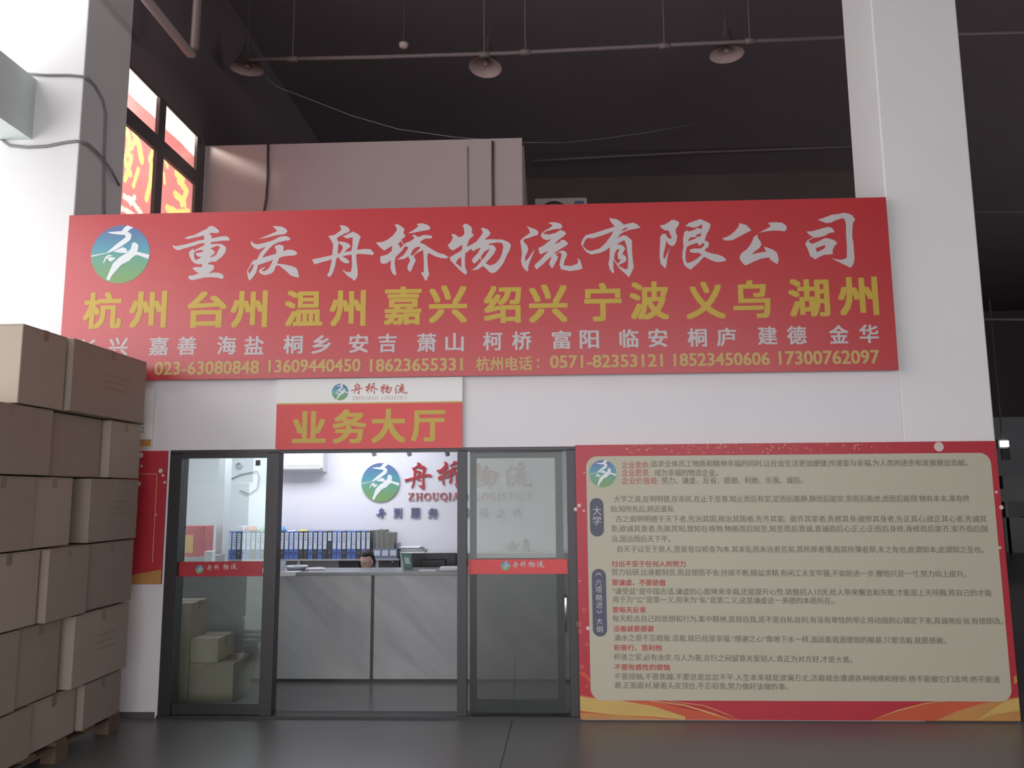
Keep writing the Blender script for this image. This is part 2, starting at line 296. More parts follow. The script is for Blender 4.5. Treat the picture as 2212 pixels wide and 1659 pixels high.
# traced brush characters of the company name (pixel origin, outline loops at 11.0625 x)
BR = {
'重': ((360, 470), [[(140,660),(230,685),(400,650),(600,600),(760,550),(895,530),(895,430),(700,470),(500,515),(420,490),(550,440),(680,410),(850,320),(960,270),(1010,210),(1100,200),(1180,245),(1255,310),(1250,355),(1170,375),(1080,360),(1010,395),(1075,430),(1080,500),(1260,460),(1400,440),(1470,465),(1510,520),(1490,550),(1350,550),(1060,590),(1055,635),(1200,625),(1310,635),(1400,685),(1425,740),(1400,840),(1330,930),(1230,1010),(1170,1055),(1080,1050),(990,1090),(990,1115),(1110,1130),(1140,1190),(1120,1240),(1000,1335),(1120,1315),(1250,1320),(1340,1360),(1365,1420),(1325,1470),(1240,1440),(1080,1425),(900,1430),(740,1470),(600,1500),(515,1450),(530,1385),(620,1385),(770,1330),(700,1290),(610,1215),(660,1185),(840,1180),(850,1115),(740,1115),(650,1080),(590,1010),(545,920),(530,830),(630,740),(650,790),(800,710),(900,660),(905,610),(800,620),(660,670),(450,730),(270,785),(190,745),(150,700)],
  [(665,820),(740,785),(885,768),(850,825),(700,850),(700,890),(760,930),(835,950),(690,1022),(650,920)],
  [(1040,740),(1220,665),(1275,700),(1260,740),(1220,800),(1200,870),(1130,930),(1010,950),(1120,880),(1160,830),(1110,770)]]),
'庆': ((520, 470), [[(760,200),(980,215),(1080,270),(1120,320),(1080,375),(1030,400),(880,415),(640,475),(425,515),(640,425),(850,335),(870,320),(830,270)],
  [(270,555),(290,610),(400,640),(600,595),(770,545),(940,455),(1060,440),(1140,460),(1190,515),(1150,545),(1060,555),(900,590),(780,650),(700,720),(600,840),(510,960),(650,920),(850,860),(850,765),(810,720),(830,670),(920,645),(1010,665),(1030,710),(1010,800),(1130,765),(1220,770),(1320,805),(1355,870),(1260,910),(1120,915),(1010,930),(915,970),(870,1100),(1050,1120),(1220,1160),(1320,1200),(1360,1260),(1395,1440),(1290,1415),(1190,1380),(1110,1300),(1010,1220),(920,1145),(840,1150),(820,1220),(780,1300),(700,1350),(590,1375),(510,1360),(440,1310),(440,1260),(500,1210),(600,1175),(560,1220),(490,1270),(560,1285),(640,1240),(700,1170),(740,1080),(775,1010),(640,1060),(410,1135),(400,1210),(370,1310),(290,1430),(210,1510),(170,1440),(150,1290),(160,1250),(240,1110),(290,1030),(390,1000),(470,840),(600,695),(430,765),(340,735),(270,680),(230,600)],
  [(260,1125),(315,1115),(290,1220),(205,1345),(170,1275)]]),
'舟': ((660, 470), [[(810,185),(930,190),(1010,230),(1060,300),(1040,345),(940,380),(830,440),(745,490),(780,570),(930,585),(1020,615),(1085,690),(1010,740),(920,830),(1100,795),(1120,660),(1125,470),(990,500),(890,450),(1020,390),(1135,335),(1240,385),(1320,455),(1290,530),(1260,640),(1230,770),(1400,750),(1540,755),(1600,800),(1635,850),(1610,895),(1500,880),(1290,865),(1210,880),(1215,1000),(1240,1200),(1250,1370),(1200,1480),(1160,1510),(1100,1450),(1000,1390),(930,1310),(870,1235),(980,1300),(1085,1300),(1110,1180),(1110,1000),(1100,885),(920,915),(880,930),(980,980),(1050,1050),(1030,1095),(930,1085),(830,1020),(800,950),(740,970),(700,1180),(650,1320),(600,1405),(540,1415),(520,1350),(560,1310),(600,1150),(630,1000),(400,1065),(210,1120),(155,1000),(350,960),(640,895),(660,640),(620,560),(545,440),(700,410),(850,300),(850,250)],
  [(795,600),(890,690),(890,740),(820,855),(765,860),(780,700)]]),
'桥': ((810, 470), [[(465,170),(540,155),(640,215),(705,275),(680,370),(735,445),(630,530),(690,650),(740,600),(840,570),(950,490),(895,430),(920,400),(1040,465),(1150,420),(1230,415),(1340,430),(1375,465),(1350,495),(1200,505),(1120,545),(1070,595),(1180,640),(1330,740),(1430,800),(1560,860),(1650,875),(1765,950),(1700,975),(1590,970),(1450,930),(1280,845),(1250,900),(1260,1100),(1275,1260),(1300,1360),(1260,1420),(1245,1490),(1205,1515),(1150,1400),(1095,1310),(1165,1310),(1170,1100),(1160,900),(1150,775),(1010,840),(925,915),(975,1020),(930,1120),(880,1240),(830,1305),(775,1220),(785,1140),(840,1030),(800,930),(690,990),(525,1005),(690,890),(760,790),(800,710),(740,690),(700,700),(650,790),(590,850),(500,935),(475,1020),(470,1110),(490,1200),(500,1320),(515,1330),(495,1385),(430,1350),(385,1260),(370,1200),(385,1020),(270,1100),(160,1100),(130,1060),(125,930),(300,880),(400,800),(415,675),(330,720),(220,790),(120,710),(20,590),(165,585),(300,530),(430,430),(520,310),(520,250)],
  [(990,155),(1120,135),(1260,175),(1325,235),(1300,290),(1150,315),(850,375),(795,370),(920,300),(1045,200)],
  [(550,640),(612,560),(682,668),(590,735),(600,685)],
  [(850,890),(900,780),(960,720),(1040,695),(1095,710),(915,900),(870,905)]]),
'物': ((960, 470), [[(485,145),(560,165),(640,220),(665,290),(645,350),(710,425),(640,475),(585,540),(535,700),(650,640),(760,580),(870,440),(925,345),(870,265),(920,240),(1040,285),(1105,370),(1080,420),(960,530),(1100,515),(1380,525),(1540,590),(1590,655),(1560,780),(1490,900),(1420,1070),(1320,1210),(1220,1310),(1140,1330),(1080,1305),(1020,1240),(920,1155),(800,1240),(650,1260),(760,1180),(880,1040),(855,965),(770,1060),(710,1100),(650,1020),(700,950),(800,850),(870,715),(740,770),(680,810),(640,745),(500,855),(490,1000),(495,1180),(545,1310),(510,1370),(430,1310),(330,1220),(230,1110),(150,1030),(125,950),(250,880),(415,780),(435,650),(330,710),(210,785),(130,750),(80,655),(150,590),(200,490),(165,390),(260,400),(340,470),(430,445),(480,380),(465,250),(430,200)],
  [(400,940),(405,1195),(265,1080),(330,990)],
  [(870,940),(960,810),(1090,740),(1020,860),(900,1020)],
  [(1050,630),(1280,590),(1380,610),(1410,690),(1370,880),(1310,1000),(1220,1100),(1100,1145),(980,1090),(1060,1010),(1180,870),(1240,750),(1190,680),(1130,650),(1080,660)]]),
'流': ((1110, 470), [[(300,190),(370,230),(500,275),(570,315),(585,370),(570,415),(470,445),(350,490),(235,520),(240,580),(320,670),(345,760),(320,840),(270,930),(270,1055),(340,980),(410,880),(480,780),(495,785),(440,920),(370,1080),(340,1200),(350,1250),(320,1290),(230,1210),(190,1120),(170,1040),(195,850),(165,640),(150,560),(210,490),(310,420),(390,360),(360,280)],
  [(820,125),(900,110),(1010,115),(1120,150),(1165,220),(1120,265),(960,280),(780,325),(685,385),(840,405),(1000,365),(1110,295),(1220,335),(1250,385),(1200,440),(1100,510),(965,625),(1080,595),(1140,530),(1220,540),(1300,620),(1260,665),(1100,760),(960,855),(1010,870),(1100,800),(1190,785),(1260,840),(1275,890),(1220,1010),(1185,1140),(1350,1160),(1510,1110),(1540,1040),(1520,965),(1580,1010),(1620,1130),(1640,1220),(1560,1250),(1330,1280),(1130,1235),(1090,1120),(1120,980),(1145,870),(1090,830),(1010,890),(1065,940),(1000,1070),(950,1170),(910,1215),(840,1110),(880,1000),(905,930),(800,1010),(700,1110),(540,1245),(490,1160),(520,1110),(650,990),(740,890),(830,800),(720,840),(650,880),(610,840),(580,730),(700,675),(790,600),(900,515),(770,540),(690,500),(645,430),(665,370),(760,300),(870,240),(930,180)]]),
'有': ((1250, 460), [[(730,120),(930,155),(1010,215),(1075,280),(1200,250),(1310,230),(1400,275),(1480,350),(1400,370),(1200,410),(1080,455),(980,520),(920,615),(1000,560),(1075,530),(1150,550),(1250,630),(1275,680),(1275,950),(1300,1150),(1315,1310),(1260,1430),(1200,1540),(1100,1440),(1000,1350),(910,1240),(830,1110),(830,1340),(855,1385),(820,1450),(745,1350),(710,1220),(740,1050),(745,820),(640,900),(500,960),(300,995),(180,930),(100,820),(55,745),(90,640),(170,530),(400,475),(620,400),(865,325),(770,220)],
  [(835,430),(760,560),(640,720),(500,850),(300,910),(200,885),(95,785),(120,740),(150,660),(210,600),(350,605),(520,550),(700,490)],
  [(1015,440),(1080,370),(1190,345),(1130,400)],
  [(910,755),(1010,690),(1095,650),(1150,810),(1165,960),(1185,1100),(1175,1320),(1130,1350),(1030,1310),(950,1245),(1050,1200),(1130,1150),(1145,1080),(1110,1020),(1040,990),(1115,850),(1070,790),(990,755)],
  [(980,870),(930,970),(940,1080),(970,1115),(1025,1110),(930,1220),(845,1090),(855,990),(900,890),(950,865)]]),
'限': ((1410, 455), [[(165,355),(280,335),(410,260),(430,230),(510,220),(600,255),(635,290),(610,370),(555,430),(550,520),(585,610),(570,720),(530,810),(470,850),(400,825),(350,770),(330,700),(300,870),(265,1000),(250,1100),(285,1160),(340,1040),(410,865),(380,1000),(345,1150),(330,1300),(295,1385),(190,1270),(165,1120),(170,900),(180,620),(230,560),(290,550),(330,590),(350,640),(440,680),(450,640),(380,480),(280,465),(220,425)],
  [(775,375),(870,290),(1020,240),(1140,200),(1280,265),(1370,310),(1380,370),(1340,470),(1290,560),(1240,715),(1300,730),(1345,780),(1325,880),(1270,900),(1235,960),(1400,1020),(1560,1050),(1680,1100),(1740,1150),(1755,1200),(1620,1225),(1520,1225),(1400,1190),(1230,1100),(1100,1240),(1000,1330),(905,1410),(800,1350),(745,1280),(705,1120),(715,960),(735,870),(725,700),(750,520),(820,465),(860,500),(980,465),(1060,410),(1170,445),(1185,325),(1080,380),(980,410),(840,375)],
  [(1010,600),(1160,530),(1145,610),(1080,630)],
  [(855,700),(900,640),(1020,630),(1060,650),(940,700),(845,735)],
  [(820,860),(960,800),(1080,765),(1080,800),(1110,840),(1220,760),(1230,840),(1150,905),(990,905),(890,930),(880,985),(980,1010),(1090,1010),(1175,1055),(1040,1160),(930,1225),(820,1255),(785,1170),(785,1000)]]),
'公': ((1550, 450), [[(520,355),(690,400),(750,460),(810,525),(680,590),(520,675),(350,765),(180,770),(105,715),(230,680),(330,620),(430,530),(500,440)],
  [(1205,345),(1400,330),(1540,345),(1650,420),(1650,500),(1600,550),(1500,535),(1350,530),(1180,545),(985,585),(1150,500),(1270,430)],
  [(960,620),(950,680),(1030,800),(1050,870),(1000,950),(900,1020),(810,1100),(1000,1060),(1165,1035),(1100,915),(1180,935),(1330,990),(1420,1060),(1465,1220),(1430,1335),(1330,1280),(1245,1210),(1240,1170),(1050,1200),(850,1280),(700,1355),(640,1355),(550,1250),(525,1170),(570,1070),(700,980),(790,860),(840,770),(860,690)]]),
'司': ((1710, 440), [[(620,380),(760,340),(960,265),(1060,250),(1150,245),(1230,215),(1320,225),(1450,275),(1520,385),(1470,450),(1450,600),(1450,800),(1480,950),(1490,1150),(1505,1300),(1480,1430),(1440,1500),(1390,1530),(1330,1490),(1200,1430),(1060,1360),(950,1305),(1150,1340),(1240,1330),(1320,1290),(1320,1000),(1300,700),(1300,500),(1260,355),(1180,355),(1070,390),(940,450),(830,465),(730,430)],
  [(350,665),(500,655),(660,610),(860,555),(960,575),(1035,680),(900,700),(800,765),(650,805),(540,810),(400,885),(440,940),(500,960),(640,900),(800,820),(940,840),(1040,885),(1090,940),(1020,1020),(980,1110),(985,1200),(900,1215),(770,1225),(650,1280),(565,1330),(440,1250),(400,1120),(325,960),(380,870),(520,800),(430,750)],
  [(580,1060),(810,985),(790,1060),(700,1120),(600,1155)]]),
}
BG = {k: poly_geo(v[1]) for k, v in BR.items()}
def brush_norm(ch):
    return norm_geo(BG[ch])
EMB = [[(520,335),(700,325),(860,315),(920,230),(985,180),(1130,240),(1040,290),(995,335),(1070,370),(1100,430),(1075,530),(960,620),(840,700),(730,770),(560,830),(190,910),(190,880),(540,820),(650,720),(760,620),(880,530),(960,460),(950,410),(830,400),(640,375)],
 [(1125,600),(1200,590),(1270,650),(1270,740),(1250,810),(1540,890),(1520,990),(1300,900),(1220,890),(1130,960),(1080,1020),(900,1110),(800,1230),(700,1350),(640,1480),(570,1440),(640,1250),(700,1080),(850,930),(1000,840),(1100,740)],
 [(830,730),(900,700),(980,720),(1030,800),(1000,835),(860,830),(700,800)],
 [(470,1060),(510,930),(580,870),(700,890),(640,900),(540,960),(490,1060)], [(560,960),(640,920),(770,950),(700,1000),(640,1040)]]
EG = poly_geo([[((x-860)/685*.5+.5, -((y-860)/685*.5)+.5) for x, y in l] for l in EMB])
EG = ([(x, y) for x, y in EG[0]], EG[1])
def emblem_mat(name):
    m = mat(name, (.2, .3, .5), rough=.4); nt = m.node_tree; N = nt.nodes; L = nt.links
    tc = N.new('ShaderNodeTexCoord'); sp = N.new('ShaderNodeSeparateXYZ'); cr = N.new('ShaderNodeValToRGB')
    L.new(tc.outputs['Generated'], sp.inputs[0]); L.new(sp.outputs[2], cr.inputs[0])
    e = cr.color_ramp.elements; e[0].position = .08; e[0].color = (.20, .36, .13, 1); e[1].position = .92; e[1].color = (.12, .18, .36, 1)
    a = e.new(.45); a.color = (.14, .36, .26, 1); a = e.new(.60); a.color = (.10, .32, .42, 1)
    L.new(cr.outputs[0], N['Principled BSDF'].inputs['Base Color'])
    return m
M['emblem'] = emblem_mat('emblem_gradient')
def emblem(cx, cy, r, Y, parent, thick=0):
    c = P(cx, cy, Y); R = (P(cx+r, cy, Y)-c).x
    rc = (c.x-R, c.x+R, c.z-R, c.z+R)
    e = put(circle_geo(), rc, Y, None, thick).build('emblem', 'emblem', parent)
    put(EG, rc, Y-.0015).build('emblem_figure', 'logo_white', e)
    return e
# serif capitals from strokes, unit box
def arc(cx, cy, rx, ry, a0, a1, n=14): return [(cx+rx*math.cos(math.radians(a0+(a1-a0)*i/n)), cy+ry*math.sin(math.radians(a0+(a1-a0)*i/n))) for i in range(n+1)]
def ringw(pts, cx, rx, t=.17, th=.07): return [th+(t-th)*min(1, abs(p[0]-cx)/rx)**1.5 for p in pts]
def serif_glyph(ch):
    S = []; T = .16; h = .06
    def V(x, y0=0, y1=1): S.append(stroke([(x, y0), (x, y1)], T)); S.append(stroke([(x-.17, y0+h/2), (x+.17, y0+h/2)], h)); S.append(stroke([(x-.17, y1-h/2), (x+.17, y1-h/2)], h))
    def ring(a0, a1):
        p = arc(.45, .5, .37, .47, a0, a1, 24); S.append(stroke(p, ringw(p, .45, .37)))
    w = .9
    if ch == 'I': V(.2); w = .4
    elif ch == 'H': V(.2); V(.75); S.append(stroke([(.2, .5), (.75, .5)], h)); w = .95
    elif ch == 'L': V(.2); S.append(stroke([(.1, .03), (.75, .03)], h)); S.append(stroke([(.75, 0), (.78, .25)], .06)); w = .8
    elif ch == 'Z': S += [stroke([(.08, .97), (.75, .97)], h), stroke([(.05, .03), (.78, .03)], h), stroke([(.7, .97), (.12, .03)], T), stroke([(.78, 0), (.8, .25)], .06), stroke([(.06, .75), (.08, 1)], .06)]; w = .85
    elif ch == 'O': ring(0, 360)
    elif ch == 'Q': ring(0, 360); S.append(stroke([(.42, .12), (.6, -.1), (.85, -.16)], [.05, .12, .06]))
    elif ch == 'C': ring(40, 322); S.append(stroke([(.76, .68), (.77, .98)], .06)); w = .88
    elif ch == 'G': ring(40, 325); S.append(stroke([(.76, .68), (.77, .98)], .06)); S.append(stroke([(.74, .05), (.74, .42)], T)); S.append(stroke([(.55, .42), (.88, .42)], h)); w = .95
    elif ch == 'U': V(.2, .3, 1); S.append(stroke([(.72, .3), (.72, 1)], .07)); S.append(stroke([(.58, .97), (.88, .97)], h)); p = arc(.46, .32, .26, .3, 180, 360, 12); S.append(stroke(p, [T-.09*i/12 for i in range(13)])); w = .92; S.pop(1)
    elif ch == 'A': S += [stroke([(.12, 0), (.45, 1)], .06), stroke([(.45, 1), (.8, 0)], T), stroke([(.22, .33), (.68, .33)], h), stroke([(0, .03), (.26, .03)], h), stroke([(.64, .03), (.95, .03)], h)]; w = .95
    elif ch == 'T': V(.42, 0, .97); S.append(stroke([(.05, .97), (.8, .97)], h)); S.append(stroke([(.05, .75), (.05, 1)], .06)); S.append(stroke([(.8, .75), (.8, 1)], .06)); w = .85
    elif ch == 'S':
        p = arc(.38, .73, .27, .24, 30, 200, 10)+[(.38, .5)]+arc(.38, .27, .28, .24, 20, -150, 10)
        S.append(stroke(p, [.06]+[.09]*8+[.14]*6+[.09]*7)); S.append(stroke([(.63, .72), (.64, .98)], .05)); S.append(stroke([(.10, .02), (.11, .28)], .05)); w = .75
    return S, w
def serif(mb, s, rect, Y, thick=0):
    gs = []; x = 0
    for ch in s:
        if ch == ' ': x += .9; continue
        g, w = serif_glyph(ch); gs.append((x, g)); x += w+.12
    x -= .12; x0, x1, z0, z1 = rect
    for ox, g in gs:
        for vv, ff in g: put(([((u+ox)/x, w_) for u, w_ in vv], ff), rect, Y, mb, thick)
    return mb

# ================================================================= SETTING
WT = .22
CE = 8.0
tag(MB().box(-9, 19.2, -14, 26, -.2, 0).build('floor', 'floor'), kind='structure')
# floor expansion joint
jt = MB(); a = G(1107, 1556); b = G(1080, 1659); d = (b-a)
b = a+d*2.2
n_ = Vector((-d.y, d.x, 0)).normalized()*.004
jt.add([a-n_+Vector((0, 0, .0015)), a+n_+Vector((0, 0, .0015)), b+n_+Vector((0, 0, .0015)), b-n_+Vector((0, 0, .0015))], [(0, 1, 2, 3)])
tag(jt.build('trim_1', 'darkgrey'), kind='structure')

# front wall of the office with the doorway cut out
DX0, DX1, DZ = -3.03, .245, 2.07
fr = MB()
fr.box(-3.97, DX0, 0, WT, 0, 3.7).box(DX1, 2.80, 0, WT, 0, 3.7).box(DX0, DX1, 0, WT, DZ, 3.7)
tag(fr.build('wall_front', 'wall'), kind='structure')
tag(MB().box(-3.99, -3.05, -.012, .0, 0, .045).build('baseboard_left', 'skirt'), kind='structure')
# pillars
tag(MB().box(-4.66, -3.97, 0, .72, 0, CE).build('pillar_left', 'pillar', bevel=.01), label='tall white plaster pillar behind the carton stack with grey cables', cat='pillar')
tag(MB().box(2.80, 3.50, 0, .60, 0, CE).build('pillar_right', 'pillar', bevel=.01), label='tall white plaster pillar at the right end of the red banner', cat='pillar')
# ring beam towards the camera at left
tag(MB().box(-5.3, -4.39, -12, 0, 4.76, 5.31).build('trim_2', 'beam'), kind='structure')
# left side wall towards the camera, under the beam
tag(MB().box(-5.3, -5.05, -12, -9, 0, 4.76).box(-5.3, -5.05, -1.4, 0, 0, 2.6).build('wall_left', 'pillar'), kind='structure')
# ceiling
cm = MB().box(-4.25, 19.2, 0, 26, CE, CE+.15).box(-5.3, 19.2, -12, 0, CE, CE+.15)
tag(cm.build('ceiling', 'ceil'), kind='structure')
# dark walls in the depth
tag(MB().box(-4.3, 6.6, 9.0, 9.2, 0, CE).build('wall_back', 'backwall'), kind='structure')
tag(MB().box(6.5, 6.6, 9.2, 22, 0, CE).box(6.5, 19.2, 22, 22.2, 4.2, CE).build('wall_rear', 'ceil'), kind='structure')
tag(MB().box(6.5, 19.2, 22, 22.2, 0, 4.2).build('wall_far', 'farwall'), kind='structure')  # paler than the wall above: light on the lower part put into the colour
tag(MB().box(6.5, 19.2, -12.2, -12, 0, CE).box(-5.3, 6.5, -12.2, -12, 4.7, CE).build('wall_unseen_dock', 'grey'), kind='structure')  # unseen wall behind the camera, added and darkened to limit daylight and bounce
tag(MB().box(-5.3, -5.1, -12, -5, 5.31, CE).build('wall_unseen_left_upper', 'pillar'), kind='structure')  # unseen wall, added to cut sky light from the upper left
tag(MB().box(19, 19.2, -12, 1, 0, CE).box(19, 19.2, 9, 22, 0, CE).box(19, 19.2, 1, 9, 3.2, CE).build('wall_right', 'ceil'), kind='structure')  # low gap in this unseen wall is cut to light the hall depth
# side wall with window, upper storey
SX = -3.99
sw = MB().box(SX-.04, SX, .72, 9.0, 5.87, CE).box(SX-.2, SX, .72, 9.0, 2.91, 3.6).box(SX-.04, SX, 2.42, 9.0, 3.6, 5.87)
tag(sw.build('wall_side', 'ceil'), kind='structure')
wn = thing('window_1', (SX, .72, 3.6), kind='structure')
zt = 5.87
tr0, tr1 = XP(269, 263, SX).z, XP(269, 226, SX).z
MB().box(SX-.035, SX-.005, .721, .74, 3.601, zt-.001).box(SX-.035, SX-.005, 2.28, 2.419, 3.601, zt-.001).box(SX-.02, SX-.005, .74, 2.28, zt-.02, zt-.001).box(SX-.035, SX-.005, .74, 2.28, 3.601, 3.66).build('window_frame', 'frame2', wn)
MB().box(SX-.036, SX+.003, 1.36, 1.50, 3.66, zt-.02).build('mullion', 'frame2', wn)
MB().box(SX-.034, SX+.002, .74, 2.28, tr0, tr1).build('transom', 'frame2', wn)
for (y0, y1) in ((.74, 1.36), (1.50, 2.28)):
    for (z0, z1) in ((3.66, tr0), (tr1, zt-.02)): MB().box(SX-.022, SX-.018, y0, y1, z0, z1).build('pane', 'pane', wn)
# corrugated canopy outside the window
can = MB()
for i in range(46):
    y0 = 1.2+i*.16
    can.add([(-4.6, y0, 7.75), (-9.5, y0, 7.1), (-9.5, y0+.08, 7.16), (-4.6, y0+.08, 7.81), (-9.5, y0+.16, 7.1), (-4.6, y0+.16, 7.75)], [(0, 1, 2, 3), (3, 2, 4, 5)])
tag(can.build('canopy', 'bright'), label='corrugated pale canopy outside the upper left window', cat='canopy')
# red cloth banner hanging outside the window
XB = -4.42
wb = thing('window_banner', (XB, .4, 3.5), 'red cloth banner with yellow writing hung outside the upper left window', 'banner')
zb = XP(275, 199, XB).z
def onx(px, py): q = XP(px, py, XB); return (q.y, q.z)
YSTR = [([(272, 275), (280, 305), (276, 330)], .10), ([(290, 285), (302, 315), (306, 345)], .12), ([(268, 340), (274, 360), (282, 375)], .09), ([(285, 340), (278, 365), (270, 388)], .07), ([(300, 365), (294, 385), (289, 402)], .06), ([(326, 355), (324, 395), (315, 430)], .08), ([(296, 300), (284, 320)], .06), ([(330, 325), (322, 345)], .07), ([(358, 345), (362, 360)], .06), ([(380, 375), (396, 385)], .13), ([(385, 390), (405, 412), (392, 440)], .11), ([(378, 420), (400, 440)], .10), ([(362, 450), (385, 462), (408, 458)], .12), ([(355, 375), (357, 395)], .05)]
WSTR = [([(268, 425), (285, 432), (305, 462)], .07), ([(258, 448), (275, 456), (292, 468)], .06), ([(283, 440), (292, 425)], .06)]
def near(a, b, S):
    for pts, w in S:
        for p, q in zip(pts[:-1], pts[1:]):
            (x0, y0), (x1, y1) = p, q; dx, dy = x1-x0, y1-y0
            t = min(1, max(0, ((a-x0)*dx+(b-y0)*dy)/(dx*dx+dy*dy+1e-9)))
            if (a-x0-dx*t)**2+(b-y0-dy*t)**2 < (w*.5)**2: return True
    return False
YS_ = [([onx(*p) for p in pts], min(w, .10)) for pts, w in YSTR]; WS_ = [([onx(*p) for p in pts], w) for pts, w in WSTR]
# one sheet of cloth, printed cell by cell in red, yellow and white
ny, nz, ya_, yb_ = 210, 110, .6, 3.4; za_ = 4.15; V_ = []; F_ = []; MI = []
for a in range(ny+1):
    for b in range(nz+1): V_.append((XB+.006*math.sin(a*.13), ya_+(yb_-ya_)*a/ny, za_+(zb-za_)*b/nz))
for a in range(ny):
    for b in range(nz):
        q0 = a*(nz+1)+b; F_.append((q0, q0+nz+1, q0+nz+2, q0+1)); cy_ = ya_+(yb_-ya_)*(a+.5)/ny; cz_ = za_+(zb-za_)*(b+.5)/nz
        MI.append(1 if near(cy_, cz_, YS_) else (2 if near(cy_, cz_, WS_) else 0))
cl_ = MB().add(V_, F_).build('cloth', 'backlit', wb); cl_.data.materials.append(M['backlit_y']); cl_.data.materials.append(M['backlit_w'])
cl_.data.polygons.foreach_set('material_index', MI)
box('lower_hem', 'backlit', (XB-.002, XB+.002, .6, 3.4, 3.5, 4.149), wb)
# upper room wall
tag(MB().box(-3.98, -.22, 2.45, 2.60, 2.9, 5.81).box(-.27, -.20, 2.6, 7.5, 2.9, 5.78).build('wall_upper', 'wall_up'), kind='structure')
def cable(name, pts, r, m_, label, cat='cable', group=None):
    return tag(MB().tube(pts, r, 6).build(name, m_, smooth=True), label=label, cat=cat, group=group)
cable('cable', [P(579, 309, 2.43), P(578, 380, 2.43), P(575, 430, 2.43), P(568, 468, 2.43)], .014, 'cable_dark', 'dark cable running down the left part of the upper wall')
cable('cable', [P(1064, 305, 2.43), P(1064, 380, 2.43), P(1065, 462, 2.43)], .014, 'cable_dark', 'dark cable running down the upper wall near its right edge')
cable('cable', [P(1010, 316, 2.44), P(1011, 460, 2.44)], .006, 'cable', 'thin pale cable on the upper wall left of the right dark cable')
# office roof slab and outdoor unit
tag(MB().box(-3.98, 3.5, WT, 7.5, 2.78, 2.90).build('ceiling_office', 'office_wall'), kind='structure')
Ya = 5.0; ax0, ax1, az1 = P(1155, 425, Ya).x, P(1268, 425, Ya).x, P(1200, 427, Ya).z
tag(box('concrete_block', 'backwall', (ax0-.02, ax1+.1, Ya-.1, Ya+.5, 2.905, az1-.56)), label='dark stand under the outdoor air conditioner on the office roof', cat='stand')
acu = thing('outdoor_unit', (ax0, Ya, az1-.56), 'grey outdoor air conditioner unit with round fan above the red banner', 'air conditioner')
box('casing', 'ac_out', (ax0, ax1, Ya, Ya+.3, az1-.56, az1), acu, bevel=.02)
fx = ax0+.285; fz = az1-.28
MB().lathe([(.215, -.012), (.225, -.012), (.225, .0), (.215, .0)], (fx, Ya, fz), 28, 'y').build('fan_ring', 'black', acu)
fg = MB().lathe([(.001, -.006), (.212, -.006)], (fx, Ya, fz), 28, 'y'); fg.build('fan_opening', 'black', acu)
for rr in (.06, .10, .14, .18):
    MB().tube([(fx+rr*math.cos(t*math.pi/12), Ya-.016, fz+rr*math.sin(t*math.pi/12)) for t in range(25)], .002, 4, False).build('grille_ring', 'ac_out', acu)
box('label_plate', mat('energy_label', (.10, .16, .22), rough=.4), (ax1-.19, ax1-.05, Ya-.004, Ya, az1-.14, az1-.06), acu)

# ================================================================= CEILING THINGS
def high_bay(px, py, label, tilt, rz, R=.21, z=6.95):
    p = G(px, py, z)
    t = thing('high_bay_lamp', tuple(p), label, 'lamp', 'high bay lamps under the roof')
    MB().lathe([(.05, .30), (.07, .22), (.12, .12), (R*.85, .04), (R, 0)], p, 28).build('shade', 'lamp_out', t, True)
    MB().lathe([(R*.98, .002), (R*.82, .035), (.10, .10), (.03, .13)], p, 28).build('reflector', 'lamp_in', t, True)
    MB().lathe([(.001, .02), (.028, .03), (.034, .06), (.02, .12), (.015, .14)], p, 14).build('bulb', 'bulb', t, True)
    MB().tube([(p.x, p.y, p.z+.28), (p.x, p.y, p.z+.42)], .03, 10).build('gear_box', 'lamp_out', t)
    t.rotation_euler = (tilt, 0, rz)
    MB().tube([(p.x, p.y, p.z+.40), (p.x, p.y, 7.9)], .008, 6).build('rod', 'lamp_out', t)
    return t
high_bay(534, 150, 'left high bay lamp with pinkish reflector beside the pipe', .10, .3)
high_bay(1048, 146, 'middle high bay lamp tilted under the pipe above the banner', -.16, -.6)
high_bay(1570, 118, 'right high bay lamp with clear bulb near the right pillar', .0, .2)
ps = G(872, 105, 6.95)
MB_ = MB().lathe([(.001, 0), (.035, .004), (.055, .03), (.06, .06), (.001, .06)], ps, 16)
sn = thing('smoke_detector', tuple(ps), 'small round pinkish detector above the pipe between two lamps', 'detector'); MB_.build('detector_body', 'lamp_in', sn, True)
MB().tube([(ps.x, ps.y, ps.z+.06), (ps.x, ps.y, CE)], .008, 6).build('rod', 'lamp_out', sn)
Yp = 2.48
def pipe(name, pts, r, m_, label, cat='pipe'): return tag(MB().tube(pts, r, 10).build(name, m_, smooth=True), label=label, cat=cat)
wp = thing('sprinkler_pipe', tuple(P(1200, 111, Yp)), 'long grey ceiling pipe running across above the lamps', 'pipe')
MB().tube([P(540, 129, Yp), P(800, 124, Yp), P(1100, 115, Yp), P(1500, 95, Yp), P(1840, 80, Yp), P(2300, 66, Yp)], .026, 10).build('tube', 'pipe', wp, True)
for px, py in ((632, 128), (1046, 118), (1135, 113), (1435, 99), (1620, 89)):
    c = P(px, py, Yp); MB().tube([(c.x-.06, c.y, c.z), (c.x+.06, c.y, c.z)], .038, 10).build('coupling', 'pipe', wp, True)
    MB().tube([(c.x, c.y, c.z+.02), (c.x, c.y, CE)], .007, 6).build('hanger', 'pipe', wp)
pipe('conduit', [P(1150, 348, 7.8), P(1300, 339, 7.8), P(1500, 329, 7.8), P(1845, 316, 7.8)], .024, 'pipe', 'thin conduit along the dark back wall behind the banner')
pipe('conduit', [P(2070, 312, 8), P(2300, 305, 8)], .02, 'pipe', 'thin conduit right of the right pillar, upper one')
